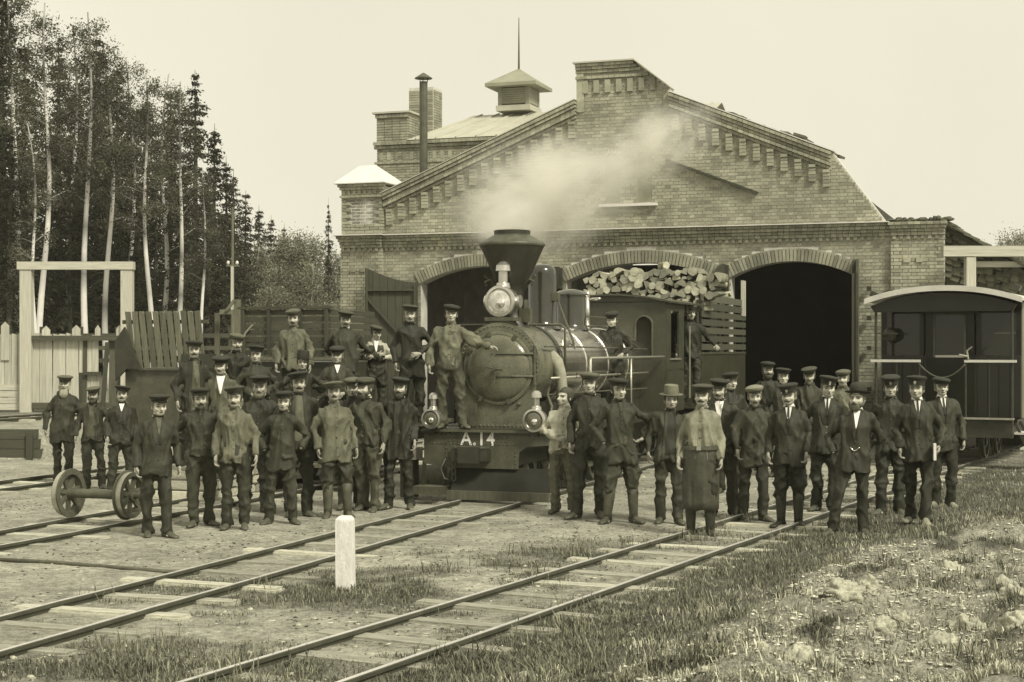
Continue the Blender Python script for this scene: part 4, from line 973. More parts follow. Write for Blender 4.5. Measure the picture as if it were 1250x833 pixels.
# tender
T0, T1 = 9.05, 13.3
tnd = thing('tender', 'black tender with slatted wood rack coupled behind the locomotive', 'tender', Vector(LOCO) + Vv * 9.0, -TH)
m = MB(); m.box((0, 2.15, 1.0), (1.9, 4.3, .08)); m.box((.94, 2.15, 1.5), (.03, 4.3, 1.0)); m.box((-.94, 2.15, 1.5), (.03, 4.3, 1.0)); m.box((0, 4.28, 1.5), (1.86, .03, 1.0)); m.box((0, .02, 1.5), (1.86, .03, 1.0)); P(m, 'tank', M_CAB, tnd)
m = MB(); m.box((.955, 2.15, 2.0), (.03, 4.3, .04)); P(m, 'tank_lip', M_IRON2, tnd)
for s in (-1, 1):
    for i in range(7):
        m = MB(); m.box((s * .95, 2.15, 2.12 + i * .155), (.03, 4.3, .115 if i < 5 else .13)); P(m, 'rack_slat', M_GREYWOOD if i >= 6 else M_DARKWOOD_H, tnd)
    for y in (.1, .9, 1.7, 2.5, 3.3, 4.2): m = MB(); m.box((s * .92, y, 2.55), (.04, .07, 1.15)); P(m, 'rack_post', M_DARKWOOD, tnd)
    for y in (.7, 1.5, 2.8, 3.6): wheel(tnd, (s * (GAUGE / 2 + .03), y, .40), .33, .09, 8, face=s)
    m = MB(); m.box((s * .62, 2.15, .75), (.06, 4.0, .28)); P(m, 'frame', M_IRON, tnd)
for y in (.15, .35): m = MB(); m.box((.97, y + 3.75, 3.15), (.05, .09, .75)); P(m, 'stake', M_NEWWOOD, tnd)
# firewood: split birch logs with their ends towards the engine
def log_mesh(k, rr):
    r_ = random.Random(k); n = 11
    kind = k % 3; ring = []
    for j in range(n):
        a = 2 * math.pi * j / n; q = rr * (1 + .12 * r_.uniform(-1, 1))
        x, z = q * math.cos(a), q * math.sin(a)
        if kind == 0: z = max(z, -.15 * rr)
        if kind == 1: x = max(x, -.3 * rr); z = max(z, -.25 * rr)
        ring.append((x, z))
    m = MB(); L_ = r_.uniform(.42, .52); m.loft([[(x * .97, 0, z * .97) for x, z in ring], [(x, .02, z) for x, z in ring], [(x, L_, z) for x, z in ring]])
    me = m.mesh('log', auto=50); me.materials.append(M_LOGBARK); me.materials.append(M_LOG)
    for p_ in me.polygons:
        if len(p_.vertices) > 4: p_.material_index = 1
        elif kind < 2:
            c = p_.center
            if (kind == 0 and abs(p_.normal.z + 1) < .2) or (kind == 1 and (p_.normal.x < -.8 or p_.normal.z < -.8)): p_.material_index = 1
    return me
LG = [log_mesh(k, .062 + .009 * (k % 5)) for k in range(12)]
def put_log(x, y, z, rot=None, s=1.0):
    o = link('firewood_log', rng.choice(LG), None, tuple(Vector(LOCO) + Uv * x + Vv * y + Vector((0, 0, z))), rot or (rng.uniform(-.05, .05), rng.uniform(-.6, .6) + rng.choice((0, 0, math.pi, 1.5)), -TH + rng.uniform(-.12, .12)), (s, 1, s))
    return tag(o, 'split birch log in the firewood stacked high on the tender', 'log', 'firewood logs on the tender')
z = 2.12; row = 0
while z < 3.60:
    half = 1.02 + (.25 if z > 3.05 else 0) - max(0, z - 3.4) * .9; x = -half - (.1 if row % 2 else 0)
    while x < half - .22 * (z > 3.5):
        s = rng.uniform(.85, 1.2)
        if z > 2.75: put_log(x + rng.uniform(-.02, .02), 9.12 + rng.uniform(-.06, .06), z + rng.uniform(-.02, .03), s=s)
        x += .138 * s
    z += .118; row += 1
for y in (9.9, 10.7, 11.5, 12.3):                           # rows behind, tops showing over the rack
    x = -.85
    while x < .95:
        put_log(x, y + rng.uniform(-.1, .1), 3.22 + rng.uniform(0, .08) + .25 * math.sin(y * 2)); x += .2
for i in range(8): put_log(.82 + rng.uniform(-.08, .08), 10 + i * .38, 3.2 + rng.uniform(-.05, .35), (rng.uniform(-.3, .3), rng.uniform(0, 3), -TH + R(90) + rng.uniform(-.6, .6)))
put_log(.2, 9.3, 3.68, (0, .4, -TH + .5), 1.1)

# ------------------------------------------------------------------ passenger carriage
cc = gpt(1150, 570); CAR = Vector((.2763 * 27.4, 27.4, 0))
car = thing('passenger_carriage', 'dark glossy passenger carriage with open end platform and pale arched roof', 'carriage', CAR, -AR)
HW = 1.23
def Q(mb, name, material, **k): return mb.build(name, material, car, **k)
arc = [(x, 2.97 + .22 * (1 - abs(x / 1.36) ** 2.2)) for x in np.linspace(-1.36, 1.36, 25)]
m = MB(); m.prism(arc + [(x, z - .05) for x, z in arc[::-1]], -.02, 9.5); Q(m, 'roof', M_CANVAS, auto=30)
m = MB(); m.prism([(x, z + .012) for x, z in arc] + [(x, z - .085) for x, z in arc[::-1]], -.07, -.02); Q(m, 'roof_end_moulding', M_CANVAS, auto=30)
m = MB(); m.prism([(x * .93, z - .12) for x, z in arc] + [(1.2, 2.74), (-1.2, 2.74)], .0, .03); Q(m, 'canopy_board', M_COACH)
m = MB(); m.box((0, 4.9, .80), (2.46, 9.2, .10)); Q(m, 'floor', M_COACH)
m = MB(); m.box((0, .04, .70), (2.4, .10, .32)); Q(m, 'end_beam', M_IRON)
m = MB(); m.box((0, -.02, .872), (2.44, .16, .03)); Q(m, 'platform_edge', M_STEELTREAD)
# end bulkhead with door and windows
BY = .72
for i in range(13):
    x0 = -HW + i * (2 * HW / 13); m = MB(); m.box((x0 + HW / 13, BY, 1.42), (2 * HW / 13 - .008, .04, 1.1)); Q(m, 'bulkhead_board', mat('coach_boards', .014, .4, .3, 3))
m = MB(); m.box((0, BY, 2.84), (2 * HW, .04, .14)); m.box((-.50, BY, 2.37), (.08, .04, .80)); m.box((.50, BY, 2.37), (.08, .04, .80)); m.box((-1.19, BY, 2.37), (.08, .04, .80)); m.box((1.19, BY, 2.37), (.08, .04, .80)); Q(m, 'bulkhead_frame', M_COACH)
for s in (-1, 1):
    m = MB(); m.box((s * .845, BY + .01, 2.37), (.61, .01, .80)); Q(m, 'window_pane', M_GLASS)
m = MB(); m.box((0, BY - .02, 1.86), (.86, .04, 1.9)); d_ = Q(m, 'end_door', M_COACH)
m = MB(); m.box((0, BY - .045, 2.33), (.5, .012, .72)); m.build('door_window', M_GLASS, d_)
for (x, z, w, h) in ((0, 2.71, .58, .04), (0, 1.95, .58, .04), (-.27, 2.33, .04, .8), (.27, 2.33, .04, .8)): m = MB(); m.box((x, BY - .05, z), (w, .03, h)); m.build('door_moulding', M_IRON2 if z != 1.95 else M_CANVAS, d_)
m = MB(); m.box((0, BY - .05, 2.80), (.62, .03, .05)); m.box((0, BY - .06, 2.87), (.16, .05, .12)); Q(m, 'lamp_plate', M_CANVAS)
for s in (-1, 1):
    m = MB(); m.tube([(s * 1.18, .06, .85), (s * 1.18, .06, 2.86)], .025, 8); Q(m, 'corner_post', M_IRON)
    m = MB(); m.tube([(s * .40, .03, .86), (s * .40, .03, 1.86)], .018, 8); Q(m, 'gate_post', M_IRON)
    m = MB(); m.box((s * .82, .02, 1.87), (.88, .05, .045)); Q(m, 'platform_rail', M_CANVAS)
    m = MB(); m.box((s * 1.02, .3, 2.36), (.36, .03, .02)); Q(m, 'grab_bar', M_IRON2)
    for k in range(1):
        m = MB(); m.tube([(s * (.80 + .2 * k), .03, .86), (s * (.80 + .2 * k), .03, 1.85)], .008, 6); Q(m, 'baluster', M_IRON)
m = MB(); m.tube([(.45, .0, 1.9), (.43, -.02, 2.05), (.52, -.02, 2.12)], .018, 6); m.tube([(.3, -.02, 1.98), (.45, -.02, 1.95)], .02, 6); Q(m, 'brake_handle', M_STEELTREAD)
m = MB(); m.tube([(-.40 + .8 * t, .0, 1.82 - .24 * (1 - (2 * t - 1) ** 2)) for t in np.linspace(0, 1, 17)], .014, 6); Q(m, 'safety_chain', M_IRON2, smooth=True)
m = MB(); m.ball((-1.02, .45, 2.34), (.13, .1, .13), 14, 10); m.tube([(-1.02, .45, 2.34), (-1.02, .6, 2.2)], .03, 6); Q(m, 'platform_lamp', M_IRON, smooth=True)
# sides
for s in (-1, 1):
    for i in range(44):
        m = MB(); y = BY + .1 + i * .2; wz = i % 7
        if wz in (2, 3, 4):
            m.box((s * HW, y, 1.36), (.04, .192, 1.0)); m.box((s * HW, y, 2.84), (.04, .192, .16))
        else: m.box((s * HW, y, 1.89), (.04, .192, 2.06))
        Q(m, 'side_board', M_COACHSIDE)
    for k in range(6):
        y = BY + .1 + (3 + 7 * k) * .2; m = MB(); m.box((s * HW, y, 2.31), (.015, .6, .9)); w_ = Q(m, 'side_window', M_GLASS)
        for dz in (-.46, .46): m = MB(); m.box((s * (HW + .01), y, 2.31 + dz), (.03, .64, .05)); m.build('window_frame', M_CANVAS, w_)
        for dy in (-.31, .31): m = MB(); m.box((s * (HW + .01), y + dy, 2.31), (.03, .05, .92)); m.build('window_frame', M_CANVAS, w_)
    for k, (z, o) in enumerate(((.62, 0), (.36, .10))):
        m = MB(); m.box((s * (HW + .12 + o), .38, z), (.28, .62, .035)); Q(m, 'step', M_CANVAS)
    for yy in (.1, .66): m = MB(); m.bar((s * HW, yy, .8), (s * (HW + .2), yy, .34), .03, .05); Q(m, 'step_hanger', M_IRON)
    m = MB(); m.box((s * .95, 4.9, .66), (.08, 9.0, .22)); Q(m, 'sole_bar', M_IRON)
    for y in (1.6, 2.9, 6.5, 7.8): wheel(car, (s * (GAUGE / 2 + .03), y, .38), .30, .09, 8, face=s)
m = MB(); m.box((0, 9.3, 1.9), (2.46, .04, 2.1)); Q(m, 'rear_bulkhead', M_COACH)
m = MB(); m.box((0, -.1, .62), (.24, .3, .14)); Q(m, 'coupler', M_IRON)
# ventilators on the roof
for y in (.15, 2.4): m = MB(); m.box((-1.22 if y < 1 else .9, y, 3.06 if y < 1 else 3.24), (.13, .2, .1), Matrix.Rotation(R(25), 3, 'Y')); Q(m, 'roof_ventilator', M_IRON)

# ------------------------------------------------------------------ two old slatted tenders and a flat wagon on the sidings
def wagon_gear(root, L_, ys, rad=.3, gz_=.36):
    for s in (-1, 1):
        for y in ys: wheel(root, (s * (GAUGE / 2 + .03), y, gz_), rad, .09, 8, face=s)
        m = MB(); m.box((s * .55, L_ / 2, .68), (.08, L_, .2)); m.build('frame', M_IRON, root)
    for y in ys: m = MB(); m.tube([(-.5, y, gz_), (.5, y, gz_)], .05, 8); m.build('axle', M_IRON, root)
p_ = trk(-5.55, 1.0); w1 = thing('old_tender', 'steel-sided old tender with leaning upright slats', 'tender', p_, -TH)
m = MB(); m.box((0, .8, 1.28), (1.64, 1.6, .96)); b_ = m.build('tank', M_IRON2, w1)
m = MB(); m.box((0, .8, 1.775), (1.72, 1.7, .03)); m.build('tank_lip', M_IRON2, w1)
for i in range(11):
    m = MB(); x = -.72 + i * .122; w_ = .085; m.add([(x, -.01, 1.8), (x + w_, -.01, 1.8), (x + w_ - .12, .02, 2.66 + rng.uniform(-.03, .03)), (x - .12, .02, 2.66), (x, .02, 1.8), (x + w_, .02, 1.8), (x + w_ - .12, .05, 2.66), (x - .12, .05, 2.66)], [(0, 1, 2, 3), (5, 4, 7, 6), (3, 2, 6, 7), (1, 0, 4, 5), (0, 3, 7, 4), (2, 1, 5, 6)])
    m.build('rack_slat', M_GREYWOOD, w1)
for z in (1.95, 2.5): m = MB(); m.box((-.16, .075, z), (1.5, .04, .06)); m.build('rack_rail', M_DARKWOOD_H, w1)
m = MB(); m.prism([(-.92, 1.6), (-.72, 1.78), (-.48, 1.78), (-.76, 2.42), (-.93, 2.2)], -.12, -.08); m.build('end_plate', M_IRON, w1)
wagon_gear(w1, 1.6, (.35, 1.25))
m = MB(); m.box((.5, -.05, 1.9), (.55, .1, .22)); m.build('tool_box', M_IRON, w1)
p_ = trk(-5.35, 4.3); w2 = thing('old_tender', 'old tender with stacked horizontal slat sides and pale front ledge', 'tender', p_, -TH)
m = MB(); m.box((0, .9, 1.36), (1.7, 1.8, 1.0)); m.build('tank', M_IRON, w2)
for i in range(7):
    m = MB(); m.box((.02, .02, 2.02 + i * .115), (1.66, .05, .085)); m.build('rack_slat', M_DARKWOOD_H, w2)
    for s in (-1, 1): m = MB(); m.box((s * .84, .9, 2.02 + i * .115), (.05, 1.8, .085)); m.build('rack_slat', M_DARKWOOD_H, w2)
m = MB(); m.box((.0, .0, 2.79), (1.8, .12, .04)); m.build('rack_top', M_DARKWOOD_H, w2)
m = MB(); m.box((.0, -.02, 1.92), (1.8, .14, .04)); m.build('front_ledge', M_GREYWOOD, w2)
m = MB(); m.tube([(-.86 + .02, -.05, 1.96), (-.84, -.05, 2.15), (-.74, -.05, 2.36), (-.6, -.05, 2.5)], .02, 6); m.build('hoop_bar', M_STEELTREAD, w2)
for x in (-.8, -.3, .3, .8): m = MB(); m.box((x, -.03, 2.4), (.06, .05, .85)); m.build('rack_post', M_DARKWOOD, w2)
wagon_gear(w2, 1.8, (.4, 1.4))
p_ = trk(-3.5, 1.7); fw = thing('flat_wagon', 'low flat wagon with plank deck carrying the men', 'wagon', p_, -TH)
for i in range(16): m = MB(); m.box((0, .11 + i * .21, .875), (2.0, .2, .05)); m.build('deck_plank', M_DARKWOOD_H, fw)
wagon_gear(fw, 3.4, (.7, 2.6), .28, .34)
m = MB(); m.box((0, -.02, .76), (1.95, .05, .17)); m.build('end_board', M_DARKWOOD_H, fw)
# bench and sleeper pile the men stand on
bn = thing('plank_trestle', 'low plank trestle in front of the flat wagon', 'trestle', trk(-3.2, 1.15), -TH)
for i in range(3): m = MB(); m.box((0, -.2 + i * .2, .375), (1.5, .19, .05)); m.build('plank', M_GREYWOOD, bn)
for x in (-.6, .6): m = MB(); m.box((x, 0, .175), (.1, .5, .35)); m.build('trestle_leg', M_DARKWOOD, bn)
for k in range(3):
    for i in range(7 - k):
        o = link('loose_sleeper', sl_mesh, None, tuple(trk(-4.62, -.75 + .24 * k + i * .26, .04 + .125 * k)), (0, rng.uniform(-.01, .01), -TH + rng.uniform(-.04, .04)), (.9, 1.15, 1))
        tag(o, 'old wooden sleeper in the pile beside the flat wagon', 'sleeper', 'sleepers piled beside the flat wagon')
# pale boxes and gear between the wagon and the engine
bx = thing('sand_box', 'small pale box on a stand beside the locomotive', 'box', trk(-1.45, .6), -TH)
m = MB(); m.box((0, 0, .62), (.3, .25, .17)); m.build('box', M_NEWWOOD_H, bx); m = MB(); m.box((0, 0, .27), (.2, .2, .54)); m.build('stand', M_DARKWOOD, bx)
m = MB(); m.lathe([(.16, -.3), (.19, -.27), (.19, .27), (.16, .3)], axis='X', n=16); o = m.build('barrel', M_GREYWOOD, auto=40); o.location = trk(-1.45, 1.6, .19); o.rotation_euler = (0, 0, -TH); tag(o, 'small wooden barrel lying behind the pale box', 'barrel')
# loose wheelset on the left siding
ws = thing('wheelset', 'loose spoked wheelset with axle standing on the siding', 'wheelset', trk(-3.63, -3.72), -TH)
for s in (-1, 1): wheel(ws, (s * (GAUGE / 2 + .02), 0, .355), .27, .10, 7, M_RUST, M_RUST, face=s)
m = MB(); m.lathe([(.03, -.62), (.035, -.6), (.035, -.5), (.06, -.48), (.055, 0), (.06, .48), (.035, .5), (.035, .6), (.03, .62)], (0, 0, .355), axis='X', n=14); m.build('axle', M_RUST, ws, auto=40)
for s in (-1, 1):
    m = MB(); m.lathe([(.272, -.035), (.274, .035)], (s * (GAUGE / 2 + .03), 0, .355), axis='X', n=32); m.f = [f for f in m.f if len(f) == 4]; m.m = m.m[:len(m.f)]; m.build('tyre_tread', M_STEELTREAD, ws, auto=40)
# ------------------------------------------------------------------ people
M_SKIN = mat('skin', 0.43, 0.6, 0.10, 9, attr='tint', warm=.02)
M_HAIR = mat('hair', 0.055, 0.7, 0.3, 30, bump=.4, bscale=120)
M_HAIRGREY = mat('grey_hair', 0.30, 0.8, 0.3, 30, bump=.4, bscale=120)
CLOTH = {}
M_HAIRFAIR = mat('fair_hair', 0.15, 0.75, 0.3, 30, bump=.4, bscale=120)
M_CAPF = mat('faded_cap_cloth', 0.06, 0.85, 0.3, 8, .2, 80)
def cloth(v):
    k = round(v, 3)
    if k not in CLOTH: CLOTH[k] = mat('cloth_%d' % int(k * 1000), v * .80, 0.62, 0.38, 5, 0.3, 130, fine=.14, spec=.3)
    return CLOTH[k]
M_LEATHER = mat('boot_leather', 0.035, 0.45, 0.4, 9, .2, 50, fine=.2)
M_LEATHERW = mat('dusty_boot_leather', 0.075, 0.6, 0.4, 9, .2, 50, fine=.2)
M_CAP = mat('cap_cloth', 0.028, 0.85, 0.3, 8, .2, 80)
M_CAPG = mat('grey_cap_cloth', 0.10, 0.85, 0.3, 8, .2, 80)
M_VISOR = mat('cap_visor', 0.02, 0.25, 0.2, 8, coat=.5)
M_LINEN = mat('white_linen', 0.70, 0.8, 0.08, 10)
M_BADGE = mat('brass_badge', 0.5, 0.3, .1, 10, metal=.8)

dg_scene = bpy.context
def remesh(mb, vox, smooth=3, warp=None, unwarp=None):
    """union of all shapes in mb as one continuous surface (verts, faces as arrays)"""
    V = [warp(p) for p in mb.v] if warp else mb.v
    me = bpy.data.meshes.new('tmp'); me.from_pydata(V, [], mb.f)
    bm = bmesh.new(); bm.from_mesh(me); bmesh.ops.recalc_face_normals(bm, faces=bm.faces); bm.to_mesh(me); bm.free()
    o = bpy.data.objects.new('tmp', me); COL.objects.link(o)
    md = o.modifiers.new('r', 'REMESH'); md.mode = 'VOXEL'; md.voxel_size = vox; md.use_smooth_shade = True
    if smooth:
        sm = o.modifiers.new('s', 'SMOOTH'); sm.factor = .5; sm.iterations = smooth
    dg = bpy.context.evaluated_depsgraph_get(); ev = o.evaluated_get(dg); m2 = ev.to_mesh()
    n = len(m2.vertices); co = np.empty(n * 3, 'f'); m2.vertices.foreach_get('co', co); co = co.reshape(-1, 3).astype('d')
    no = np.empty(n * 3, 'f'); m2.vertices.foreach_get('normal', no); no = no.reshape(-1, 3).astype('d')
    F = [tuple(p.vertices) for p in m2.polygons]
    ev.to_mesh_clear(); bpy.data.objects.remove(o); bpy.data.meshes.remove(me)
    if unwarp: co = unwarp(co)
    return co, no, F
def folds(co, no, amp, seed, stretch=(1, 1, .45)):
    """rumpled cloth: long crossing creases that come and go"""
    r_ = np.random.RandomState(seed); d = np.zeros(len(co)); P_ = co * np.array(stretch)
    for k in range(11):
        f = r_.uniform(24, 62); dr = r_.normal(size=3) * np.array((1, .8, .8)); dr /= np.linalg.norm(dr); ph = r_.uniform(0, 6.28)
        wob = np.sin(P_ @ r_.normal(size=3) * 7 + ph) + .6 * np.sin(P_ @ r_.normal(size=3) * 13 + 2 * ph)
        gate = np.clip(1.3 * np.sin(P_ @ r_.normal(size=3) * 8 + 3 * ph) + .1, 0, 1)
        d += gate * ((1 - np.abs(np.sin(P_ @ dr * f * .5 + ph + .8 * wob))) ** 2.2 - .25) * (40 / f) ** .6
    return co + no * (np.clip(d, -.8, 2.0) * amp * .8)[:, None]
def mk(name, co, F, material, parent, tint=None, smooth=True):
    me = bpy.data.meshes.new(name); me.from_pydata([tuple(p) for p in co], [], F)
    if smooth: me.polygons.foreach_set('use_smooth', [True] * len(F))
    me.materials.append(material)
    if tint is not None:
        a = me.attributes.new('tint', 'FLOAT', 'POINT'); a.data.foreach_set('value', tint)
    o = bpy.data.objects.new(name, me); COL.objects.link(o); o.parent = parent; return o
def ell_ring(cx, cy, z, rx, ry, n=20, pw=2.4):
    out = []
    for j in range(n):
        a = 2 * math.pi * j / n; c, s = math.cos(a), math.sin(a)
        out.append((cx + rx * math.copysign(abs(c) ** (2 / pw), c), cy + ry * math.copysign(abs(s) ** (2 / pw), s), z))
    return out
ARMS = {  # elbow, wrist for the +x side (mirrored for the other), hand direction, palm normal
    'down':   ((.238, .045, 1.11), (.240, -.05, .865), (.02, -.25, -1), (-1, -.2, 0)),
    'down2':  ((.245, .05, 1.12), (.255, -.03, .87), (.0, -.15, -1), (-1, .1, 0)),
    'forward':((.235, .0, 1.12), (.215, -.13, .89), (-.05, -.35, -1), (-1, -.4, 0)),
    'pocket': ((.325, .075, 1.13), (.225, -.055, .955), (-.15, -.25, -1), (-1, 0, 0)),
    'behind': ((.30, .15, 1.13), (.075, .205, .96), (-1, .1, -.5), (0, 1, 0)),
    'hip':    ((.415, .09, 1.16), (.235, .02, 1.005), (-.8, -.3, -.3), (0, 0, 1)),
    'clasp':  ((.275, -.02, 1.13), (.075, -.215, 1.03), (-1, -.2, -.15), (0, 1, -.2)),
    'crossed':((.265, -.06, 1.14), (-.05, -.215, 1.175), (-1, .1, .25), (0, 1, 0)),
    'rail':   ((.285, -.04, 1.15), (.13, -.27, 1.03), (-.3, -1, -.3), (0, -.3, -1)),
    'reach':  ((.36, -.02, 1.20), (.56, -.12, 1.135), (1, -.2, -.12), (0, 0, -1)),
    'lean':   ((.33, .02, 1.14), (.40, -.13, 1.0), (.1, -1, -.35), (0, -.2, -1)),
    'book':   ((.27, .04, 1.12), (.225, -.13, .93), (-.15, -.6, -.8), (-1, -.1, 0)),
}
def hand(mb_palm, fingers, w, d, nrm, side, curl=.55):
    """palm goes to mb_palm, five finger tubes go to fingers; thumb leaves the side of the palm"""
    w = Vector(w); d = Vector(d).normalized(); nrm = Vector(nrm); nrm = (nrm - d * nrm.dot(d)).normalized(); ax = d.cross(nrm).normalized()
    fwd = Vector((0, -1, 0)) if abs(d.y) < .8 else Vector((-side, 0, .3))
    if ax.dot(fwd) < 0: ax = -ax                 # thumb side
    mb_palm.tube([w - d * .03, w + d * .01, w + d * .05, w + d * .092], [(.027, .024), (.034, .022), (.042, .019), (.038, .016)], 10) if False else None
    rings = []
    for t, hw, ht in ((-.03, .027, .023), (.012, .033, .022), (.05, .043, .020), (.09, .041, .017)):
        c = w + d * t; rings.append([c + ax * (hw * math.cos(2 * math.pi * j / 10)) + nrm * (ht * math.sin(2 * math.pi * j / 10)) for j in range(10)])
    mb_palm.loft(rings)
    for k, (o_, L_) in enumerate(((.031, .070), (.011, .080), (-.010, .074), (-.030, .058))):
        p0 = w + d * .078 + ax * o_; dd = d; pts = [p0]
        for q in range(3):
            an = curl * (q + .6) * (1 + .12 * k) * .75; dd = (d * math.cos(an) + nrm * math.sin(an)).normalized(); pts.append(pts[-1] + dd * L_ * (.42, .32, .26)[q])
        fingers.tube(pts, [.0098, .0095, .0088, .0068], 6)
    p0 = w + d * .018 + ax * .03; t1 = (ax * .75 + d * .75 + nrm * .35).normalized(); p1 = p0 + t1 * .042; t2 = (ax * .1 + d * 1 + nrm * .45).normalized()
    fingers.tube([p0 - ax * .012, p0, p1, p1 + t2 * .028], [.013, .0125, .0105, .0075], 6)

def head_shapes(m, fat=1.0):
    m.ball((0, .012, 1.612), (.076, .097, .098), 18, 14)
    m.ball((0, -.030, 1.560), (.064 * fat, .070, .086), 16, 12)
    m.ball((0, -.056, 1.512), (.040 * fat, .042, .034), 12, 8)                    # chin
    for s in (-1, 1):
        m.ball((s * .036, -.066, 1.556), (.027, .026, .026), 10, 8)            # cheekbone
        m.ball((s * .071, .016, 1.568), (.010, .017, .028), 8, 8)              # ear
    m.ball((0, -.083, 1.610), (.052, .020, .016), 10, 8)                        # brow
    m.tube([(0, -.094, 1.602), (0, -.108, 1.575), (0, -.121, 1.554), (0, -.100, 1.542)], [.010, .013, .017, .012], 8)   # nose
    m.ball((0, -.091, 1.523), (.024, .016, .012), 10, 8)                        # lips
def warp1(p):
    dz = p[2] - 1.47
    if dz <= 0: return p
    k = 1 + 1.5 * min(1, dz / .05); return (p[0] * k, p[1] * k, 1.47 + 2.5 * dz)
def unwarp1(co):
    dz = (co[:, 2] - 1.47) / 2.5; k = 1 + 1.5 * np.clip(dz / .05, 0, 1); up = co[:, 2] > 1.47
    out = co.copy(); out[up, 0] /= k[up]; out[up, 1] /= k[up]; out[up, 2] = 1.47 + dz[up]; return out

HATS = {}
def hat_meshes():
    def sec(name, prof, sx, sy, material, y0=.005, tilt=0, n=26):
        m = MB(); m.lathe(prof, (0, y0, 0), n=n, sx=sx, sy=sy); me = m.mesh(name, auto=50); me.materials.append(material); return me
    def visor(r0, reach, z0, drop):
        m = MB(); rings = []; 
        for k in range(2):
            pass
        top = []; A_ = np.linspace(R(-155), R(-25), 15)
        V = []
        for a in A_:
            e = math.sin(math.pi * (a - A_[0]) / (A_[-1] - A_[0])) ** .7
            x0, y0 = r0 * .86 * math.cos(a), .005 + r0 * 1.08 * math.sin(a)
            x1, y1 = x0 * (1 + .10 * e), y0 - reach * e
            V += [(x0, y0, z0), (x1, y1, z0 - drop * e), (x0, y0, z0 - .006), (x1, y1, z0 - drop * e - .006)]
        F = []
        for i in range(len(A_) - 1):
            a, b = 4 * i, 4 * i + 4
            F += [(a, a + 1, b + 1, b), (a + 2, b + 2, b + 3, a + 3), (a + 1, a + 3, b + 3, b + 1), (a, b, b + 2, a + 2)]
        m.add(V, F); me = m.mesh('visor', auto=40); me.materials.append(M_VISOR); return me
    # (crown mesh, list of extra (name, mesh))
    band = [(.084, 1.628), (.089, 1.632), (.090, 1.668)]
    HATS['peaked'] = (sec('cap', band[:2] + [(.091, 1.656), (.106, 1.670), (.120, 1.682), (.122, 1.692), (.110, 1.702), (.07, 1.711), (.001, 1.714)], .93, 1.12, M_CAP), [('visor', visor(.092, .060, 1.650, .026))])
    HATS['soft'] = (sec('cap', [(.084, 1.628), (.090, 1.636), (.092, 1.654), (.106, 1.664), (.114, 1.677), (.110, 1.692), (.085, 1.704), (.03, 1.712), (.001, 1.713)], .94, 1.12, M_CAP), [('visor', visor(.092, .056, 1.650, .026))])
    HATS['official'] = (sec('cap', [(.084, 1.626), (.091, 1.630), (.093, 1.668), (.106, 1.686), (.118, 1.702), (.117, 1.712), (.095, 1.724), (.03, 1.732), (.001, 1.732)], .93, 1.12, M_CAP), [('visor', visor(.094, .062, 1.648, .026))])
    HATS['flat'] = (sec('cap', [(.086, 1.640), (.095, 1.645), (.110, 1.666), (.112, 1.686), (.09, 1.704), (.04, 1.716), (.001, 1.716)], .94, 1.14, M_CAPG), [('visor', visor(.094, .040, 1.654, .02))])
    HATS['bowler'] = (sec('hat', [(.085, 1.640), (.145, 1.652), (.150, 1.660), (.140, 1.658), (.094, 1.648), (.098, 1.69), (.094, 1.725), (.072, 1.752), (.03, 1.765), (.001, 1.766)], .90, 1.10, M_CAP), [])
    HATS['felt'] = (sec('hat', [(.085, 1.640), (.148, 1.645), (.150, 1.651), (.094, 1.650), (.095, 1.70), (.088, 1.755), (.075, 1.762), (.045, 1.745), (.001, 1.742)], .90, 1.10, M_CAPG), [])
hat_meshes()

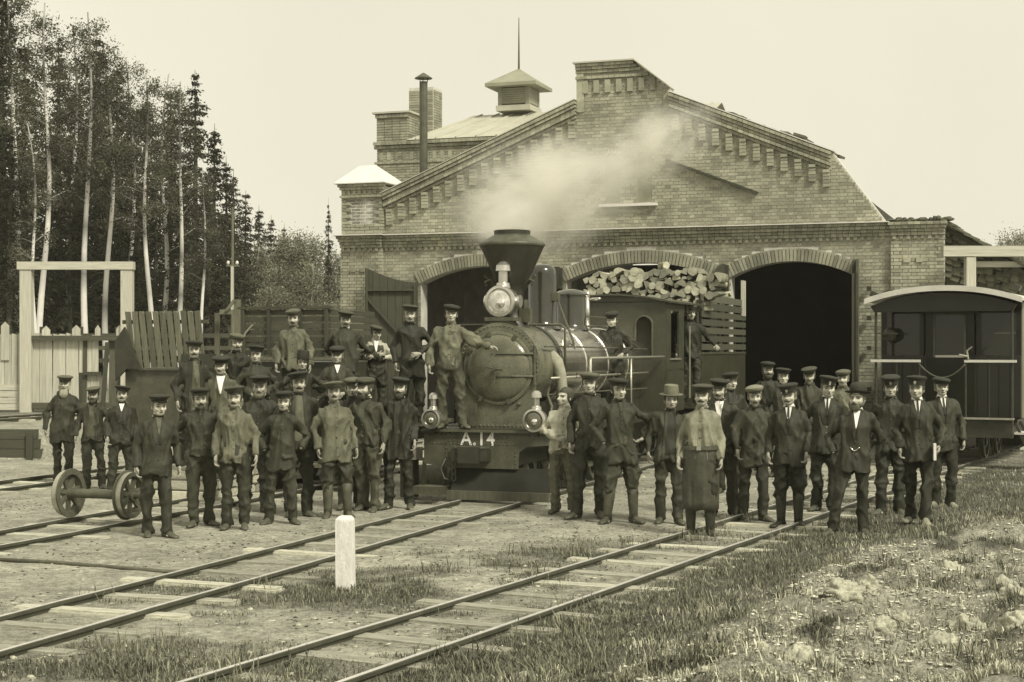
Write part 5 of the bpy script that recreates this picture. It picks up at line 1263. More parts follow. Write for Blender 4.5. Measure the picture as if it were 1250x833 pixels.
PC = [0]
def person(x, y, z0, height, label, arms=('down', 'down'), coat='jacket', cv=.05, tv=.04, boots=False, hat='peaked', face='shaven', turn=0., nod=0., rot=0., feet=None, collar=None, hair=M_HAIR, extra=(), fat=1.0, boot_m=None, skin=1.0, lean=0., hipx=0., group='men lined up for the photograph', hat_m=None, vest=None, sleeve=None, hatless=False):
    PC[0] += 1; sd = PC[0] * 7 + 3; r_ = random.Random(sd)
    if hat == 'bowler': tot = 1.80
    elif hat in ('felt',): tot = 1.785
    elif hatless: tot = 1.735
    else: tot = 1.742
    S = height / tot
    root = thing('person', label, 'person', (x, y, z0), rot, group); root.scale = (S * 1.02, S * 1.02, S)
    root.rotation_euler = (0, 0, rot)
    if not feet:
        fw = r_.choice((-.11, -.06, 0, .06)); feet = ((.095 + r_.uniform(-.02, .06), fw, r_.uniform(4, 38)), (.095 + r_.uniform(-.02, .05), -fw * .6 + .02, r_.uniform(4, 38)))
    if not lean: lean = r_.uniform(-.055, .055)
    hz = .90; hips = {1: Vector((.085 + hipx, 0, hz)), -1: Vector((-.085 + hipx, 0, hz))}
    sh = lean
    # skeleton
    ank = {}; knee = {}
    for s, f in zip((1, -1), feet):
        ank[s] = Vector((s * f[0], f[1], .085 if len(f) < 4 else f[3]))
        mid = (hips[s] + ank[s]) / 2; L_ = (hips[s] - ank[s]).length; bend = math.sqrt(max(.0, (.815 / 2) ** 2 - (L_ / 2) ** 2)) + .012
        knee[s] = mid + Vector((s * .01, -bend, 0.0))
        if len(f) > 4: knee[s] = Vector(f[4])
    arm = {}
    for s, nm in zip((1, -1), arms):
        e, w, d, n_ = ARMS[nm]; j = lambda a: a + r_.uniform(-.024, .024)
        arm[s] = (Vector((s * .143, .0, 1.362)), Vector((s * j(e[0]), j(e[1]), j(e[2]))), Vector((s * j(w[0]), j(w[1]), j(w[2]))), Vector((s * d[0], d[1], d[2])), Vector((s * n_[0], n_[1], n_[2])), nm)
    # ---- body: one continuous skin surface
    b = MB(); fin = MB(); head_shapes(b, fat)
    b.tube([(0, .022, 1.585), (0, .016, 1.50), (0, .008, 1.43), (0, .005, 1.38)], [.052, .053, .056, .060], 12)
    b.loft([ell_ring(0, .0, zz, rx, ry, 14) for zz, rx, ry in ((.84, .10, .07), (.95, .105, .075), (1.08, .10, .07), (1.25, .11, .075), (1.34, .09, .055), (1.42, .055, .05))])
    for s in (1, -1):
        a0, e, w, d, n_, nm = arm[s]
        b.tube([a0 * .6 + Vector((0, 0, .52)), a0 + Vector((0, 0, -.02)), (a0 + e) / 2, e, (e + w) / 2, w], [.028, .030, .029, .027, .027, .025], 8)
        if nm != 'pocket' and nm != 'behind': hand(b, fin, w, d, n_, s, 1.05 if nm in ('rail', 'lean', 'book') else .8)
        b.tube([hips[s] + Vector((0, 0, .04)), hips[s], knee[s], ank[s]], [.05, .05, .034, .024], 8)
        b.tube([ank[s], ank[s] + Vector((0, -.03, -.045)), ank[s] + Vector((0, -.09, -.06))], [.028, .022, .018], 6)
    co, no, F = remesh(b, .0165, 2, warp1, unwarp1)
    # eye sockets
    for s in (1, -1):
        q = np.exp(-(((co[:, 0] - s * .031) / .020) ** 2 + ((co[:, 2] - 1.586) / .013) ** 2)) * (co[:, 1] < -.03); co[:, 1] += q * .017
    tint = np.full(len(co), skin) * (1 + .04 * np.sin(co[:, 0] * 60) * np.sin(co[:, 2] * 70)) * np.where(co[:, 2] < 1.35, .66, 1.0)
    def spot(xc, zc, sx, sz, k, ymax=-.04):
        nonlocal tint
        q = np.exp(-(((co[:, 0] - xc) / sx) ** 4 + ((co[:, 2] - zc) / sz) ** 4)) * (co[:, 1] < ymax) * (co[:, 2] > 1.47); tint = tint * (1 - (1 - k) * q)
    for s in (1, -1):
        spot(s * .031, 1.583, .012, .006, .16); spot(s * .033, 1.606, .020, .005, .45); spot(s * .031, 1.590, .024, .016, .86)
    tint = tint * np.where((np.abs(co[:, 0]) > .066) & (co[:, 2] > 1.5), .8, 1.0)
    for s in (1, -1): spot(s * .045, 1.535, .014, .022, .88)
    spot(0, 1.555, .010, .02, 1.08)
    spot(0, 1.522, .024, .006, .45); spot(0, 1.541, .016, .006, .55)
    if face != 'shaven' or r_.random() < .5: spot(0, 1.50, .07, .03, .85)
    nf0 = len(fin.v); bh = co[(np.abs(co[:, 0]) < .06) & (co[:, 2] > 1.55) & (co[:, 1] < -.02)]
    def fy(xx, zz): return bh[np.argmin((bh[:, 0] - xx) ** 2 + (bh[:, 2] - zz) ** 2), 1]
    bw_ = r_.uniform(.0035, .006); bt = r_.uniform(-.003, .004)
    for s in (1, -1):
        fin.ball((s * .031, fy(s * .031, 1.584) + .001, 1.584), (.0135, .006, .0062), 8, 6)
        fin.tube([(s * .014, fy(s * .014, 1.603) - .001, 1.603 + bt), (s * .032, fy(s * .032, 1.605) - .002, 1.607 + bt), (s * .051, fy(s * .05, 1.601) - .001, 1.600)], [.003, bw_, .0025], 6)
    fin.tube([(-.022, -.098, 1.5215), (0, -.106, 1.523), (.022, -.098, 1.5215)], [.002, .0042, .002], 6)
    nb = len(co); fv = np.array(fin.v) if fin.v else np.zeros((0, 3)); F2 = F + [tuple(i + nb for i in f) for f in fin.f]
    co2 = np.vstack([co, fv]); tn = np.concatenate([tint, np.where(np.arange(len(fv)) < nf0, skin * .62, .13)])
    yaw, pitch = R(turn), R(nod); HM = Matrix.Translation((0, .01, 1.46)) @ Matrix.Rotation(yaw, 4, 'Z') @ Matrix.Rotation(pitch, 4, 'X') @ Matrix.Scale(1.10, 4) @ Matrix.Translation((0, -.01, -1.47))
    Hn = np.array(HM); wgt = np.clip((co2[:, 2] - 1.44) / .05, 0, 1); wgt = wgt * (np.abs(co2[:, 0]) < .12)
    hc = co2 @ Hn[:3, :3].T + Hn[:3, 3]; co2 = co2 * (1 - wgt[:, None]) + hc * wgt[:, None]
    SHR = np.eye(3)
    def post(c):
        c = np.array(c, dtype='d').copy()
        if lean: c[:, 0] += lean * np.clip(c[:, 2] - .85, 0, 2)
        if hipx: c[:, 0] += hipx * np.clip((c[:, 2] - .85) / .1, 0, 1) * 0
        return c
    def MKP(m, name, material, head=False, auto=None, par=None):
        v_ = np.array(m.v)
        if head: v_ = v_ @ Hn[:3, :3].T + Hn[:3, 3]
        m.v = [tuple(p) for p in post(v_)]; return m.build(name, material, par or root, smooth=auto is None, auto=auto)
    body = mk('body', post(co2), F2, M_SKIN, root, tn)
    # ---- trousers
    t = MB(); baggy = 1.0 if not boots else 1.12
    t.loft([ell_ring(hipx, .0, zz, rx, ry, 18) for zz, rx, ry in ((.80, .135, .10), (.88, .165, .12), (.97, .16, .115), (1.05, .15, .11))])
    for s in (1, -1):
        h, k, a = hips[s], knee[s], ank[s]; bot = a + Vector((0, .01, -.035)) if not boots else k * .55 + a * .45
        if boots: t.tube([h + Vector((0, 0, .03)), h * .75 + k * .25, h * .4 + k * .6, k * 1.0, k * .8 + a * .2, bot], [.095, .100 * baggy, .088 * baggy, .082 * baggy, .078, .05], 14)
        else: t.tube([h + Vector((0, 0, .03)), h * .7 + k * .3, h * .3 + k * .7, k, k * .6 + a * .4, k * .25 + a * .75, bot], [.095, .094, .080, .073, .069, .068, .072], 14)
    co, no, F = remesh(t, .0175, 2); co = folds(co, no, .024, sd, (1, 1, .8)); 
    mk('trousers', post(co), F, cloth(tv), root)
    # ---- boots or shoes
    bm_ = boot_m or (M_LEATHER if boots else M_LEATHERW)
    for s, f in zip((1, -1), feet):
        a = ank[s]; m = MB(); tw = R(f[2]) * s; M3 = Matrix.Rotation(tw, 3, 'Z')
        rings = []
        for yy, hw, zt in ((.075, .020, .055), (.065, .032, .085), (.02, .037, .10), (-.04, .038, .092), (-.09, .045, .07), (-.14, .047, .055), (-.18, .040, .045), (-.205, .018, .03)):
            ring = []
            for j in range(12):
                an = 2 * math.pi * j / 12; xx = hw * math.cos(an); zz = zt / 2 + zt / 2 * math.sin(an); zz = max(zz, .004) if math.sin(an) < 0 else zz
                ring.append(a + M3 @ Vector((xx, yy, zz - .085)))
            rings.append(ring)
        m.loft(rings)
        if boots:
            k = knee[s]; top = a.lerp(k, .86)
            m.tube([a + Vector((0, .004, -.03)), a + Vector((0, .004, .05)), a.lerp(k, .3), a.lerp(k, .6), top, top + Vector((0, 0, .004))], [.052, .052, .058, .065, .070, .060], 14)
        MKP(m, 'boot', bm_)
    # ---- coat
    hem = {'jacket': .80, 'blouse': .70, 'long': .66, 'suit': .74, 'short': .86, 'shirt': .93}[coat]
    j_ = MB(); w_ = fat
    if coat in ('blouse', 'long'): secs = [(hem, .192, .150), (.80, .184, .142), (.92, .164, .134), (1.03, .154, .126), (1.15, .156, .128), (1.27, .164, .130), (1.34, .156, .108), (1.395, .118, .086), (1.435, .074, .072), (1.475, .064, .066)]
    elif coat == 'shirt': secs = [(hem, .155, .120), (1.0, .155, .120), (1.1, .160, .122), (1.27, .174, .128), (1.345, .160, .106), (1.395, .115, .084), (1.435, .070, .070), (1.472, .062, .063)]
    else: secs = [(hem, .184, .145), (.90, .163, .134), (1.02, .152, .124), (1.15, .156, .128), (1.27, .166, .132), (1.345, .157, .108), (1.395, .120, .086), (1.435, .074, .072), (1.470, .065, .067)]
    j_.loft([ell_ring(hipx * max(0, min(1, (1.15 - zz) / .3)), .004, zz, rx * (w_ if zz < 1.3 else 1), ry * (w_ if zz < 1.3 else 1), 22, 2.5) for zz, rx, ry in secs])
    for s in (1, -1):
        a0, e, w, d, n_, nm = arm[s]
        j_.tube([a0 * .5 + Vector((0, 0, .70)), a0 + Vector((0, 0, -.016)), a0 * .6 + e * .4, e + (e - (a0 + w) / 2) * .08, e * .5 + w * .5, w - (w - e).normalized() * .005], [.050, .066, .058, .053, .050, .045], 14)
    co, no, F = remesh(j_, .0165, 2); flat0 = co.copy(); co = folds(co, no, .029 if coat != 'suit' else .021, sd + 1, (1, 1, .4))
    lowm = np.clip((hem + .12 - co[:, 2]) / .12, 0, 1) * (np.hypot(co[:, 0], co[:, 1]) < .24)
    th_ = np.arctan2(co[:, 1], co[:, 0]); co[:, 2] += lowm * (.018 * np.sin(2 * th_ + sd) + .010 * np.sin(5 * th_ + sd * 2)) + lowm * .03 * np.exp(-((th_ + math.pi / 2) / .18) ** 2); cop = post(co)
    jm = cloth(cv)
    jk = mk({'blouse': 'blouse', 'long': 'coat', 'suit': 'suit_jacket', 'shirt': 'shirt'}.get(coat, 'jacket'), cop, F, jm, root)
    bvh = BVHTree.FromPolygons([tuple(p) for p in cop], F)
    def cast(xx, zz, dflt=-.13):
        xx2 = xx + lean * max(0, zz - .85); h = bvh.ray_cast(Vector((xx2, -1, zz)), Vector((0, 1, 0)))
        return Vector((xx2, h[0].y if h[0] else dflt, zz))
    def patch(name, fn, nu, nv, off, material, th=.010):
        """cloth patch laid on the chest: fn(u,v)->(x,z)"""
        V = []; 
        for i in range(nv + 1):
            for k in range(nu + 1):
                xx, zz = fn(k / nu, i / nv); p = cast(xx, zz); V.append(p + Vector((0, -off, 0)))
        n0 = len(V); V += [p + Vector((0, th + off + .01, 0)) for p in V]; F_ = []
        q = nu + 1
        for i in range(nv):
            for k in range(nu): a = i * q + k; F_.append((a, a + 1, a + q + 1, a + q)); F_.append((a + n0, a + q + n0, a + q + 1 + n0, a + 1 + n0))
        edge = [k for k in range(nu)] + [i * q + nu for i in range(nv)] + [nv * q + nu - k for k in range(nu)] + [(nv - i) * q for i in range(nv)]
        for a, b2 in zip(edge, edge[1:] + edge[:1]): F_.append((a, a + n0, b2 + n0, b2))
        m = MB(); m.add(V, F_); return m.build(name, material, root, auto=40)
    # collar
    if collar == 'white':
        m = MB(); m.lathe([(.060, 1.452), (.062, 1.475), (.059, 1.492), (.055, 1.492), (.055, 1.452)], (0, .004, 0), n=18); MKP(m, 'shirt_collar', M_LINEN)
    elif collar != 'none':
        m = MB(); m.lathe([(.067, 1.445), (.066, 1.470), (.062, 1.487), (.056, 1.487), (.056, 1.445)], (0, .004, 0), n=18); MKP(m, 'collar', jm)
    if coat == 'suit':
        vz = 1.13 if vest is not None else 1.22
        if vest is not None: patch('waistcoat', lambda u, v_: ((u - .5) * 2 * (.035 + .06 * v_ * (1.5 - v_) + .05 * v_), .98 + .40 * v_), 8, 12, .004, cloth(vest))
        patch('shirt_front', lambda u, v_: ((u - .5) * 2 * (.003 + .036 * v_), vz + .12 + (1.452 - vz - .12) * v_), 6, 8, .009, M_LINEN if collar == 'white' else cloth(.12))
        if 'tie' in extra: patch('necktie', lambda u, v_: ((u - .5) * 2 * (.018 - .008 * v_), vz + .10 + (1.455 - vz - .10) * v_), 2, 8, .014, cloth(.03))
        for s in (1, -1): patch('lapel', lambda u, v_: (s * (.006 + .036 * v_ + u * (.018 + .040 * math.sin(math.pi * min(1, v_ * .9 + .1)))), vz + (1.45 - vz) * v_), 4, 9, .015, jm)
        for k in range(3): p = cast(.006, vz - .04 - .075 * k); m = MB(); m.ball(p + Vector((0, -.004, 0)), (.009, .006, .009), 6, 4); m.build('button', M_BADGE if 'brass' in extra else M_VISOR, root, smooth=True)
    elif coat in ('jacket', 'blouse', 'long', 'short'):
        if 'open' in extra:
            patch('waistcoat', lambda u, v_: ((u - .5) * 2 * (.075 - .035 * v_), hem + .10 + (1.44 - hem - .1) * v_), 6, 12, .006, cloth(vest if vest is not None else cv * 2.2))
            for s in (1, -1): patch('jacket_edge', lambda u, v_: (s * (.075 - .035 * v_ + u * .035), hem + .02 + (1.44 - hem - .02) * v_), 3, 12, .014, jm)
        elif 'scarf' in extra:
            patch('scarf', lambda u, v_: ((u - .5) * 2 * (.008 + .05 * v_), 1.20 + .25 * v_), 6, 8, .010, M_LINEN)
        else:
            ln = 1.10 if coat == 'blouse' and 'buttons' not in extra else hem + .03
            patch('placket', lambda u, v_: ((u - .5) * .034, ln + (1.45 - ln) * v_), 2, 12, .005, jm)
            n_b = 5
            for k in range(n_b): p = cast(.0, 1.40 - k * (1.36 - ln) / n_b); m = MB(); m.ball(p + Vector((0, -.007, 0)), (.009, .006, .009), 6, 4); m.build('button', M_VISOR if cv > .07 else cloth(.12), root, smooth=True)
        if collar == 'openwhite': patch('shirt_front', lambda u, v_: ((u - .5) * 2 * (.006 + .036 * v_), 1.33 + .12 * v_), 4, 6, .016, M_LINEN)
    if sleeve is not None or coat == 'shirt':
        if vest is not None and coat == 'shirt':
            patch('waistcoat', lambda u, v_: ((u - .5) * 2 * (.155 - .03 * v_ ** 2), .93 + .44 * v_), 12, 12, .012, cloth(vest))
            patch('shirt_front', lambda u, v_: ((u - .5) * 2 * (.004 + .045 * v_), 1.25 + .2 * v_), 5, 6, .020, M_LINEN)
    if 'belt' in extra:
        rr = [(cast(0, 1.0).y, 0)]
        m = MB(); m.loft([ell_ring(0, .004, zz, .200 * w_, .166 * w_, 24) for zz in (.985, 1.03)], cap=False); MKP(m, 'belt', M_LEATHERW); m = MB(); m.box((0, -.170 * w_, 1.008), (.05, .012, .05)); MKP(m, 'belt_buckle', M_BADGE, auto=30)
    if 'apron' in extra:
        rows = []
        for zz, rx, ry in ((1.02, .185, .155), (.96, .192, .160), (.88, .198, .164), (.78, .202, .165), (.68, .204, .164), (.58, .204, .162), (.48, .203, .160), (.39, .202, .158), (.30, .200, .156)):
            ring = [(rx * math.sin(a) * (1 + .03 * math.sin(a * 9)), -ry * math.cos(a) * (1 + (.03 + .13 * (1.02 - zz)) * (math.sin(7 * a + zz * 2) + .6 * math.sin(15 * a - zz * 4) + .4 * math.sin(zz * 22 + a * 3)) - (1.02 - zz) * .34 * math.exp(-((a - .05) / .13) ** 2)) + .01, zz + .012 * math.sin(5 * a)) for a in np.linspace(R(-115), R(115), 25)]
            rows.append(ring + [(p[0] * .96, p[1] * .96 + .004, p[2]) for p in ring[::-1]])
        m = MB(); m.loft(rows); MKP(m, 'apron', mat('leather_apron', .05, .6, .4, 5, .25, 30, fine=.2))
    if 'chain' in extra:
        m = MB(); m.tube([cast(-.05 + .10 * t_, 1.03 - .04 * math.sin(math.pi * t_)) + Vector((0, -.012, 0)) for t_ in np.linspace(0, 1, 12)], .006, 5); m.build('watch_chain', M_REFLECT, root, smooth=True)
    if 'kerchief' in extra:
        p = cast(.075, 1.24); m = MB(); m.box(p + Vector((0, -.008, 0)), (.022, .01, .035)); m.build('pocket_badge', M_LINEN, root)
    if 'book' in extra:
        a0, e, w, d, n_, nm = arm[1] if arms[0] == 'book' else arm[-1]; m = MB(); m.box(w + Vector((-.05 * (1 if arms[0] == 'book' else -1), -.06, -.06)), (.03, .13, .19)); bk = m.build('notebook', M_LINEN, None); bk.parent = None
        bk.matrix_world = Matrix.Translation((x, y, z0)) @ Matrix.Rotation(rot, 4, 'Z') @ Matrix.Diagonal((S, S, S, 1)); tag(bk, 'pale notebook held by the man in collar and tie', 'notebook')
    # ---- hat, hair and beard
    hm = HM @ Matrix.Translation((0, .03, 1.64)) @ Matrix.Rotation(R(r_.uniform(-4, 9)), 4, 'X') @ Matrix.Rotation(R(r_.uniform(-9, 9)), 4, 'Y') @ Matrix.Translation((0, -.03, -1.64))
    if lean: hm = Matrix.Translation((lean * .78, 0, 0)) @ hm
    if not hatless:
        crown, ex = HATS[hat]; h = link('hat' if hat in ('bowler', 'felt') else 'cap', crown, root); h.matrix_local = hm
        if hat_m: h.material_slots[0].link = 'OBJECT'; h.material_slots[0].material = hat_m
        for nm, me in ex: v_ = link(nm, me, h)
        if hat == 'official': m = MB(); m.box((0, -.105, 1.655), (.022, .012, .026)); m.build('cap_badge', M_BADGE, h)
    hr = MB(); rings = []
    ztop = 1.715 if hatless else 1.665
    for zz in np.linspace(1.535, ztop, 9):
        k = math.sqrt(max(.02, 1 - ((zz - 1.612) / .108) ** 2)); rr = []
        a_lim = R(118) if zz < 1.63 else (R(150) if not hatless else R(180))
        for a in np.linspace(-a_lim, a_lim, 19):
            rr.append((.083 * k * math.sin(a), .013 + .105 * k * math.cos(a), zz))
        rings.append(rr + [(p[0] * .8, p[1] * .8, p[2]) for p in rr[::-1]])
    hr.loft(rings); MKP(hr, 'hair', hair, head=True)
    if face in ('moustache', 'goatee', 'beard', 'longbeard'):
        m = MB(); k = r_.uniform(.7, 1.1)
        m.tube([(-.042 * k, -.084, 1.521), (-.026 * k, -.104, 1.530), (0, -.114, 1.535), (.026 * k, -.104, 1.530), (.042 * k, -.084, 1.521)], [(.003, .004), (.007, .008), (.006, .006), (.007, .008), (.003, .004)], 8); MKP(m, 'moustache', hair, head=True)
    if face in ('goatee', 'beard', 'longbeard'):
        m = MB(); rx, rz, zc = {'goatee': (.034, .036, 1.494), 'beard': (.058, .052, 1.496), 'longbeard': (.062, .085, 1.455)}[face]
        m.ball((0, -.062 if face != 'goatee' else -.078, zc), (rx, .046 if face != 'goatee' else .028, rz), 16, 12, jit=.18, seed=sd); MKP(m, 'beard', hair, head=True)
        if face != 'goatee':
            for s in (1, -1): m = MB(); m.tube([(s * .072, -.012, 1.56), (s * .068, -.03, 1.53), (s * .045, -.058, 1.505)], [.012, .018, .022], 8); MKP(m, 'whisker', hair, head=True)
    return root

def man(px, top, label, Y=None, feet_y=None, z0=None, **k):
    """stand a man so that he shows at column px of the photograph with his hat at row top"""
    if Y is None: Y = FPX * CAM_H / (feet_y - HOR)
    X = (px - 625) / FPX * Y
    z0 = gz(X, Y) if z0 is None else z0
    h = CAM_H - (top - HOR) / FPX * Y - z0
    rot = k.pop('rot', 0.0) + math.atan2(-X, Y) * .8 + rng.uniform(-.2, .2); k.setdefault('turn', 0); k['turn'] += rng.uniform(-9, 9); k['nod'] = rng.uniform(-6, 5)
    if 'hat_m' not in k and k.get('hat', 'peaked') in ('peaked', 'soft', 'flat') and rng.random() < .4: k['hat_m'] = rng.choice((M_CAPG, M_CAPF))
    if 'hair' not in k and rng.random() < .4: k['hair'] = M_HAIRFAIR
    k['fat'] = k.get('fat', 1.0) * rng.uniform(.94, 1.08); k['skin'] = k.get('skin', 1.0) * rng.uniform(.9, 1.1)
    if not 1.4 < h < 1.95: print('height', label, round(h, 2))
    person(X, Y, z0, h, label, rot=rot, **k)

# ---- left group
man(77, 457, 'man with long grey beard and dark knee-length jacket', Y=24.2, coat='long', cv=.045, face='longbeard', hair=M_HAIRGREY, arms=('down', 'down2'))
man(113, 471, 'bearded man in open jacket between two others behind the wheelset', Y=23.3, arms=('pocket', 'down'), coat='jacket', cv=.05, extra=('open',), vest=.09, face='beard', skin=.9)
man(148, 470, 'moustached man with white shirt collar behind the wheelset', Y=22.3, arms=('forward', 'forward'), coat='jacket', cv=.038, face='moustache', collar='openwhite')
man(190, 480, 'short man in buttoned suit jacket beside the loose wheelset', feet_y=653, coat='suit', cv=.045, tv=.04, arms=('down', 'down'), face='shaven', vest=.04, hat='peaked', rot=.3)
man(245, 472, 'man with dark goatee and short jacket, hands behind his back', feet_y=641, coat='short', cv=.05, tv=.06, arms=('behind', 'behind'), face='goatee', hat='soft', skin=.92)
man(287, 470, 'moustached man in grey buttoned work jacket and dark trousers', feet_y=645, coat='jacket', cv=.155, tv=.045, face='moustache', extra=('buttons',), arms=('down', 'down'))
man(343, 476, 'small man in dark blouse with hands in his pockets', feet_y=638, coat='blouse', cv=.05, tv=.05, arms=('pocket', 'pocket'), hat='soft', hat_m=M_CAP, feet=((.15, .02, 25), (.15, -.02, 25)))
man(366, 452, 'tall moustached man in open jacket over a lighter shirt', feet_y=628, coat='jacket', cv=.045, extra=('open',), vest=.13, face='moustache', arms=('down', 'behind'))
man(313, 457, 'man in dark jersey standing behind the grey jacket', Y=20.2, coat='short', cv=.04, face='beard', hat='peaked', skin=.85, collar=None)
man(273, 433, 'moustached man in patterned jacket with white neck scarf', Y=21.4, z0=.29, coat='jacket', cv=.12, extra=('scarf',), face='moustache', skin=1.1)
man(238, 414, 'man in dark open coat standing on sleepers beside the old tender', Y=22.4, z0=.41, coat='long', cv=.04, extra=('open',), vest=.12, face='moustache', hat='soft', skin=.95)
man(287, 406, 'man in grey flat cap before the leaning slats', Y=23.6, z0=.54, coat='jacket', cv=.035, face='moustache', hat='flat', turn=10)
man(313, 421, 'young man in dark jacket beside the hoop of the slatted tender', Y=23.2, z0=.42, coat='jacket', cv=.045, hat='peaked', turn=-10, arms=('clasp', 'clasp'))
man(358, 376, 'man in grey work jacket standing on the flat wagon deck', Y=24.9, z0=.90, coat='jacket', cv=.15, tv=.05, face='moustache', hat='flat', hat_m=M_CAPG, arms=('down', 'down'))
man(422, 378, 'moustached man with white collar standing on the flat wagon', Y=24.6, z0=.90, coat='jacket', cv=.05, collar='white', face='moustache', arms=('behind', 'behind'), hat='peaked')
man(367, 427, 'young man in wide soft hat before the flat wagon', Y=22.6, z0=.40, coat='jacket', cv=.04, hat='felt', hat_m=M_CAP, arms=('hip', 'hip'))
man(410, 421, 'round-faced man in open-necked dark shirt before the flat wagon', Y=22.9, z0=.40, coat='jacket', cv=.055, collar='openwhite', hat='soft', arms=('clasp', 'clasp'), turn=-8)
man(460, 396, 'man in waistcoat with pale shirt sleeves and folded arms', Y=25.0, z0=.90, coat='shirt', cv=.50, vest=.05, tv=.04, arms=('crossed', 'crossed'), hat='soft', turn=18, rot=.1)
man(503, 371, 'moustached man in long dark coat on the engine running plate', Y=22.3, z0=1.015, coat='long', cv=.035, arms=('clasp', 'down'), face='moustache', hat='peaked', turn=-5)
man(548, 370, 'young man in grey buttoned jacket with a hand on the smokebox door', Y=21.32, z0=1.0, coat='short', cv=.17, tv=.08, arms=('reach', 'down'), hat='soft', extra=('buttons',), feet=((.19, -.02, 30), (.08, .02, 15)), skin=1.05)
man(410, 464, 'moustached man in long greasy grey work blouse', feet_y=631, coat='blouse', cv=.14, tv=.05, extra=('buttons',), face='moustache', hat='peaked', hat_m=M_CAPG, skin=.85, boots=True, boot_m=M_LEATHERW, arms=('down', 'down'))
man(428, 459, 'smiling man looking out between two workmen', Y=20.6, coat='jacket', cv=.045, hat='soft', turn=5, arms=('forward', 'behind'))
man(449, 459, 'bearded man in worn leather jacket turned to one side', feet_y=622, coat='short', cv=.06, tv=.085, face='beard', turn=-14, rot=-.25, arms=('down', 'hip'), hat='soft', feet=((.12, -.06, 15), (.1, .1, 10)))
man(485, 459, 'bearded man in long dark coat beside the left buffer lamp', feet_y=620, coat='long', cv=.033, tv=.03, face='beard', arms=('down', 'behind'), skin=1.05)
# ---- on the engine
man(748, 379, 'lad in dark blouse leaning on the engine side rail', Y=25.0, z0=1.015, coat='blouse', cv=.035, hat='soft', arms=('rail', 'rail'), skin=1.1, turn=-4)
man(843, 372, 'man leaning out of the cab doorway', Y=28.3, z0=1.07, coat='jacket', cv=.03, hat='peaked', hat_m=M_CAPG, arms=('lean', 'down'), turn=10, skin=1.05)
# ---- right group
man(687, 472, 'bareheaded young man in pale shirt with clasped hands', feet_y=626, coat='short', cv=.46, tv=.14, arms=('clasp', 'clasp'), hatless=True, turn=-30, rot=-.3, skin=.95)
man(721, 453, 'tall man in dark jacket next to the bareheaded one', feet_y=631, coat='jacket', cv=.045, tv=.045, face='shaven', arms=('behind', 'down'), hat='soft', feet=((.1, .03, 15), (.15, -.12, 35)), turn=6, rot=-.2)
man(759, 460, 'young man in gathered blouse and tall boots, one hand on hip', feet_y=638, coat='blouse', cv=.05, tv=.055, boots=True, boot_m=M_LEATHERW, arms=('hip', 'pocket'), hat='soft', skin=1.12, feet=((.14, .0, 25), (.17, -.02, 35)))
man(816, 469, 'man in pale felt hat and open jacket', feet_y=638, coat='jacket', cv=.055, extra=('open',), vest=.035, hat='felt', arms=('forward', 'down2'), face='shaven', skin=.92, tv=.05, hat_m=mat('felt_hat', .16, .9, .2, 8))
man(855, 467, 'moustached smith in belted grey blouse and long leather apron', feet_y=653, coat='short', cv=.27, tv=.04, feet=((.11, -.02, 20), (.11, .02, 25)), extra=('belt', 'apron', 'buttons'), arms=('down', 'down'), face='moustache', hat='peaked', skin=1.0, fat=.97, boots=True)
man(880, 461, 'moustached man looking over the aproned smith', Y=19.6, coat='jacket', cv=.05, extra=('scarf',), face='moustache', hat='peaked', tv=.045)
man(890, 453, 'man half hidden beside the tender frame', Y=22.6, coat='jacket', cv=.04, turn=20, hat='soft')
man(920, 469, 'moustached man in long plain dark blouse and pale flat cap', feet_y=633, coat='blouse', cv=.06, tv=.04, hat='flat', hat_m=mat('pale_flat_cap', .20, .9, .2, 8), face='goatee', arms=('down2', 'forward'))
man(936, 440, 'bearded man before the dark right doorway', Y=27.0, coat='jacket', cv=.035, face='beard', hair=M_HAIR, hat='soft', skin=.9)
man(957, 448, 'young man with light collar before the dark doorway', Y=25.5, coat='jacket', cv=.04, collar='openwhite', hat='peaked', skin=1.1)
man(986, 447, 'bearded man in greyish jacket before the dark doorway', Y=25.6, coat='jacket', cv=.06, face='goatee', hat='peaked', turn=-15)
man(1027, 450, 'man with pale shirt showing behind the badge-capped official', Y=24.5, coat='jacket', cv=.15, hat='flat', hat_m=M_CAPG, face='moustache')
man(964, 468, 'young official in tie, badge cap and tall boots', feet_y=642, coat='suit', cv=.045, tv=.03, boots=True, collar='white', vest=.05, extra=('tie',), face='moustache', hat='official', arms=('forward', 'down2'), turn=-8, feet=((.1, .02, 20), (.1, -.02, 30)))
man(1007, 459, 'official in double-breasted coat with wing collar and badge cap', feet_y=623, coat='suit', cv=.04, tv=.033, collar='white', vest=.06, extra=('tie', 'brass'), hat='official', arms=('down', 'behind'), face='shaven', skin=1.12)
man(1042, 465, 'bearded gentleman in bowler hat with a watch chain', feet_y=652, coat='suit', cv=.045, tv=.042, collar='white', vest=.05, extra=('chain',), hat='bowler', arms=('behind', 'pocket'), face='beard', hair=mat('brown_grey_hair', .09, .8, .3, 30), turn=-22, lean=.06, feet=((.10, .06, 20), (.24, -.10, 35)), fat=1.08, hipx=.0)
man(1087, 458, 'official in closed dark tunic and badge cap', feet_y=627, coat='jacket', cv=.045, tv=.035, hat='official', arms=('behind', 'behind'), extra=('kerchief',), turn=4, skin=1.05, feet=((.1, .0, 20), (.11, -.06, 40)))
man(1122, 459, 'official in collar and tie holding a notebook', feet_y=645, coat='suit', cv=.05, tv=.038, collar='white', vest=.045, extra=('tie', 'book'), hat='official', arms=('book', 'down'), face='shaven', turn=-6, feet=((.06, -.10, 5), (.09, .16, 20)), boot_m=mat('pale_dusty_boot', .22, .7, .3, 9), rot=-.12)
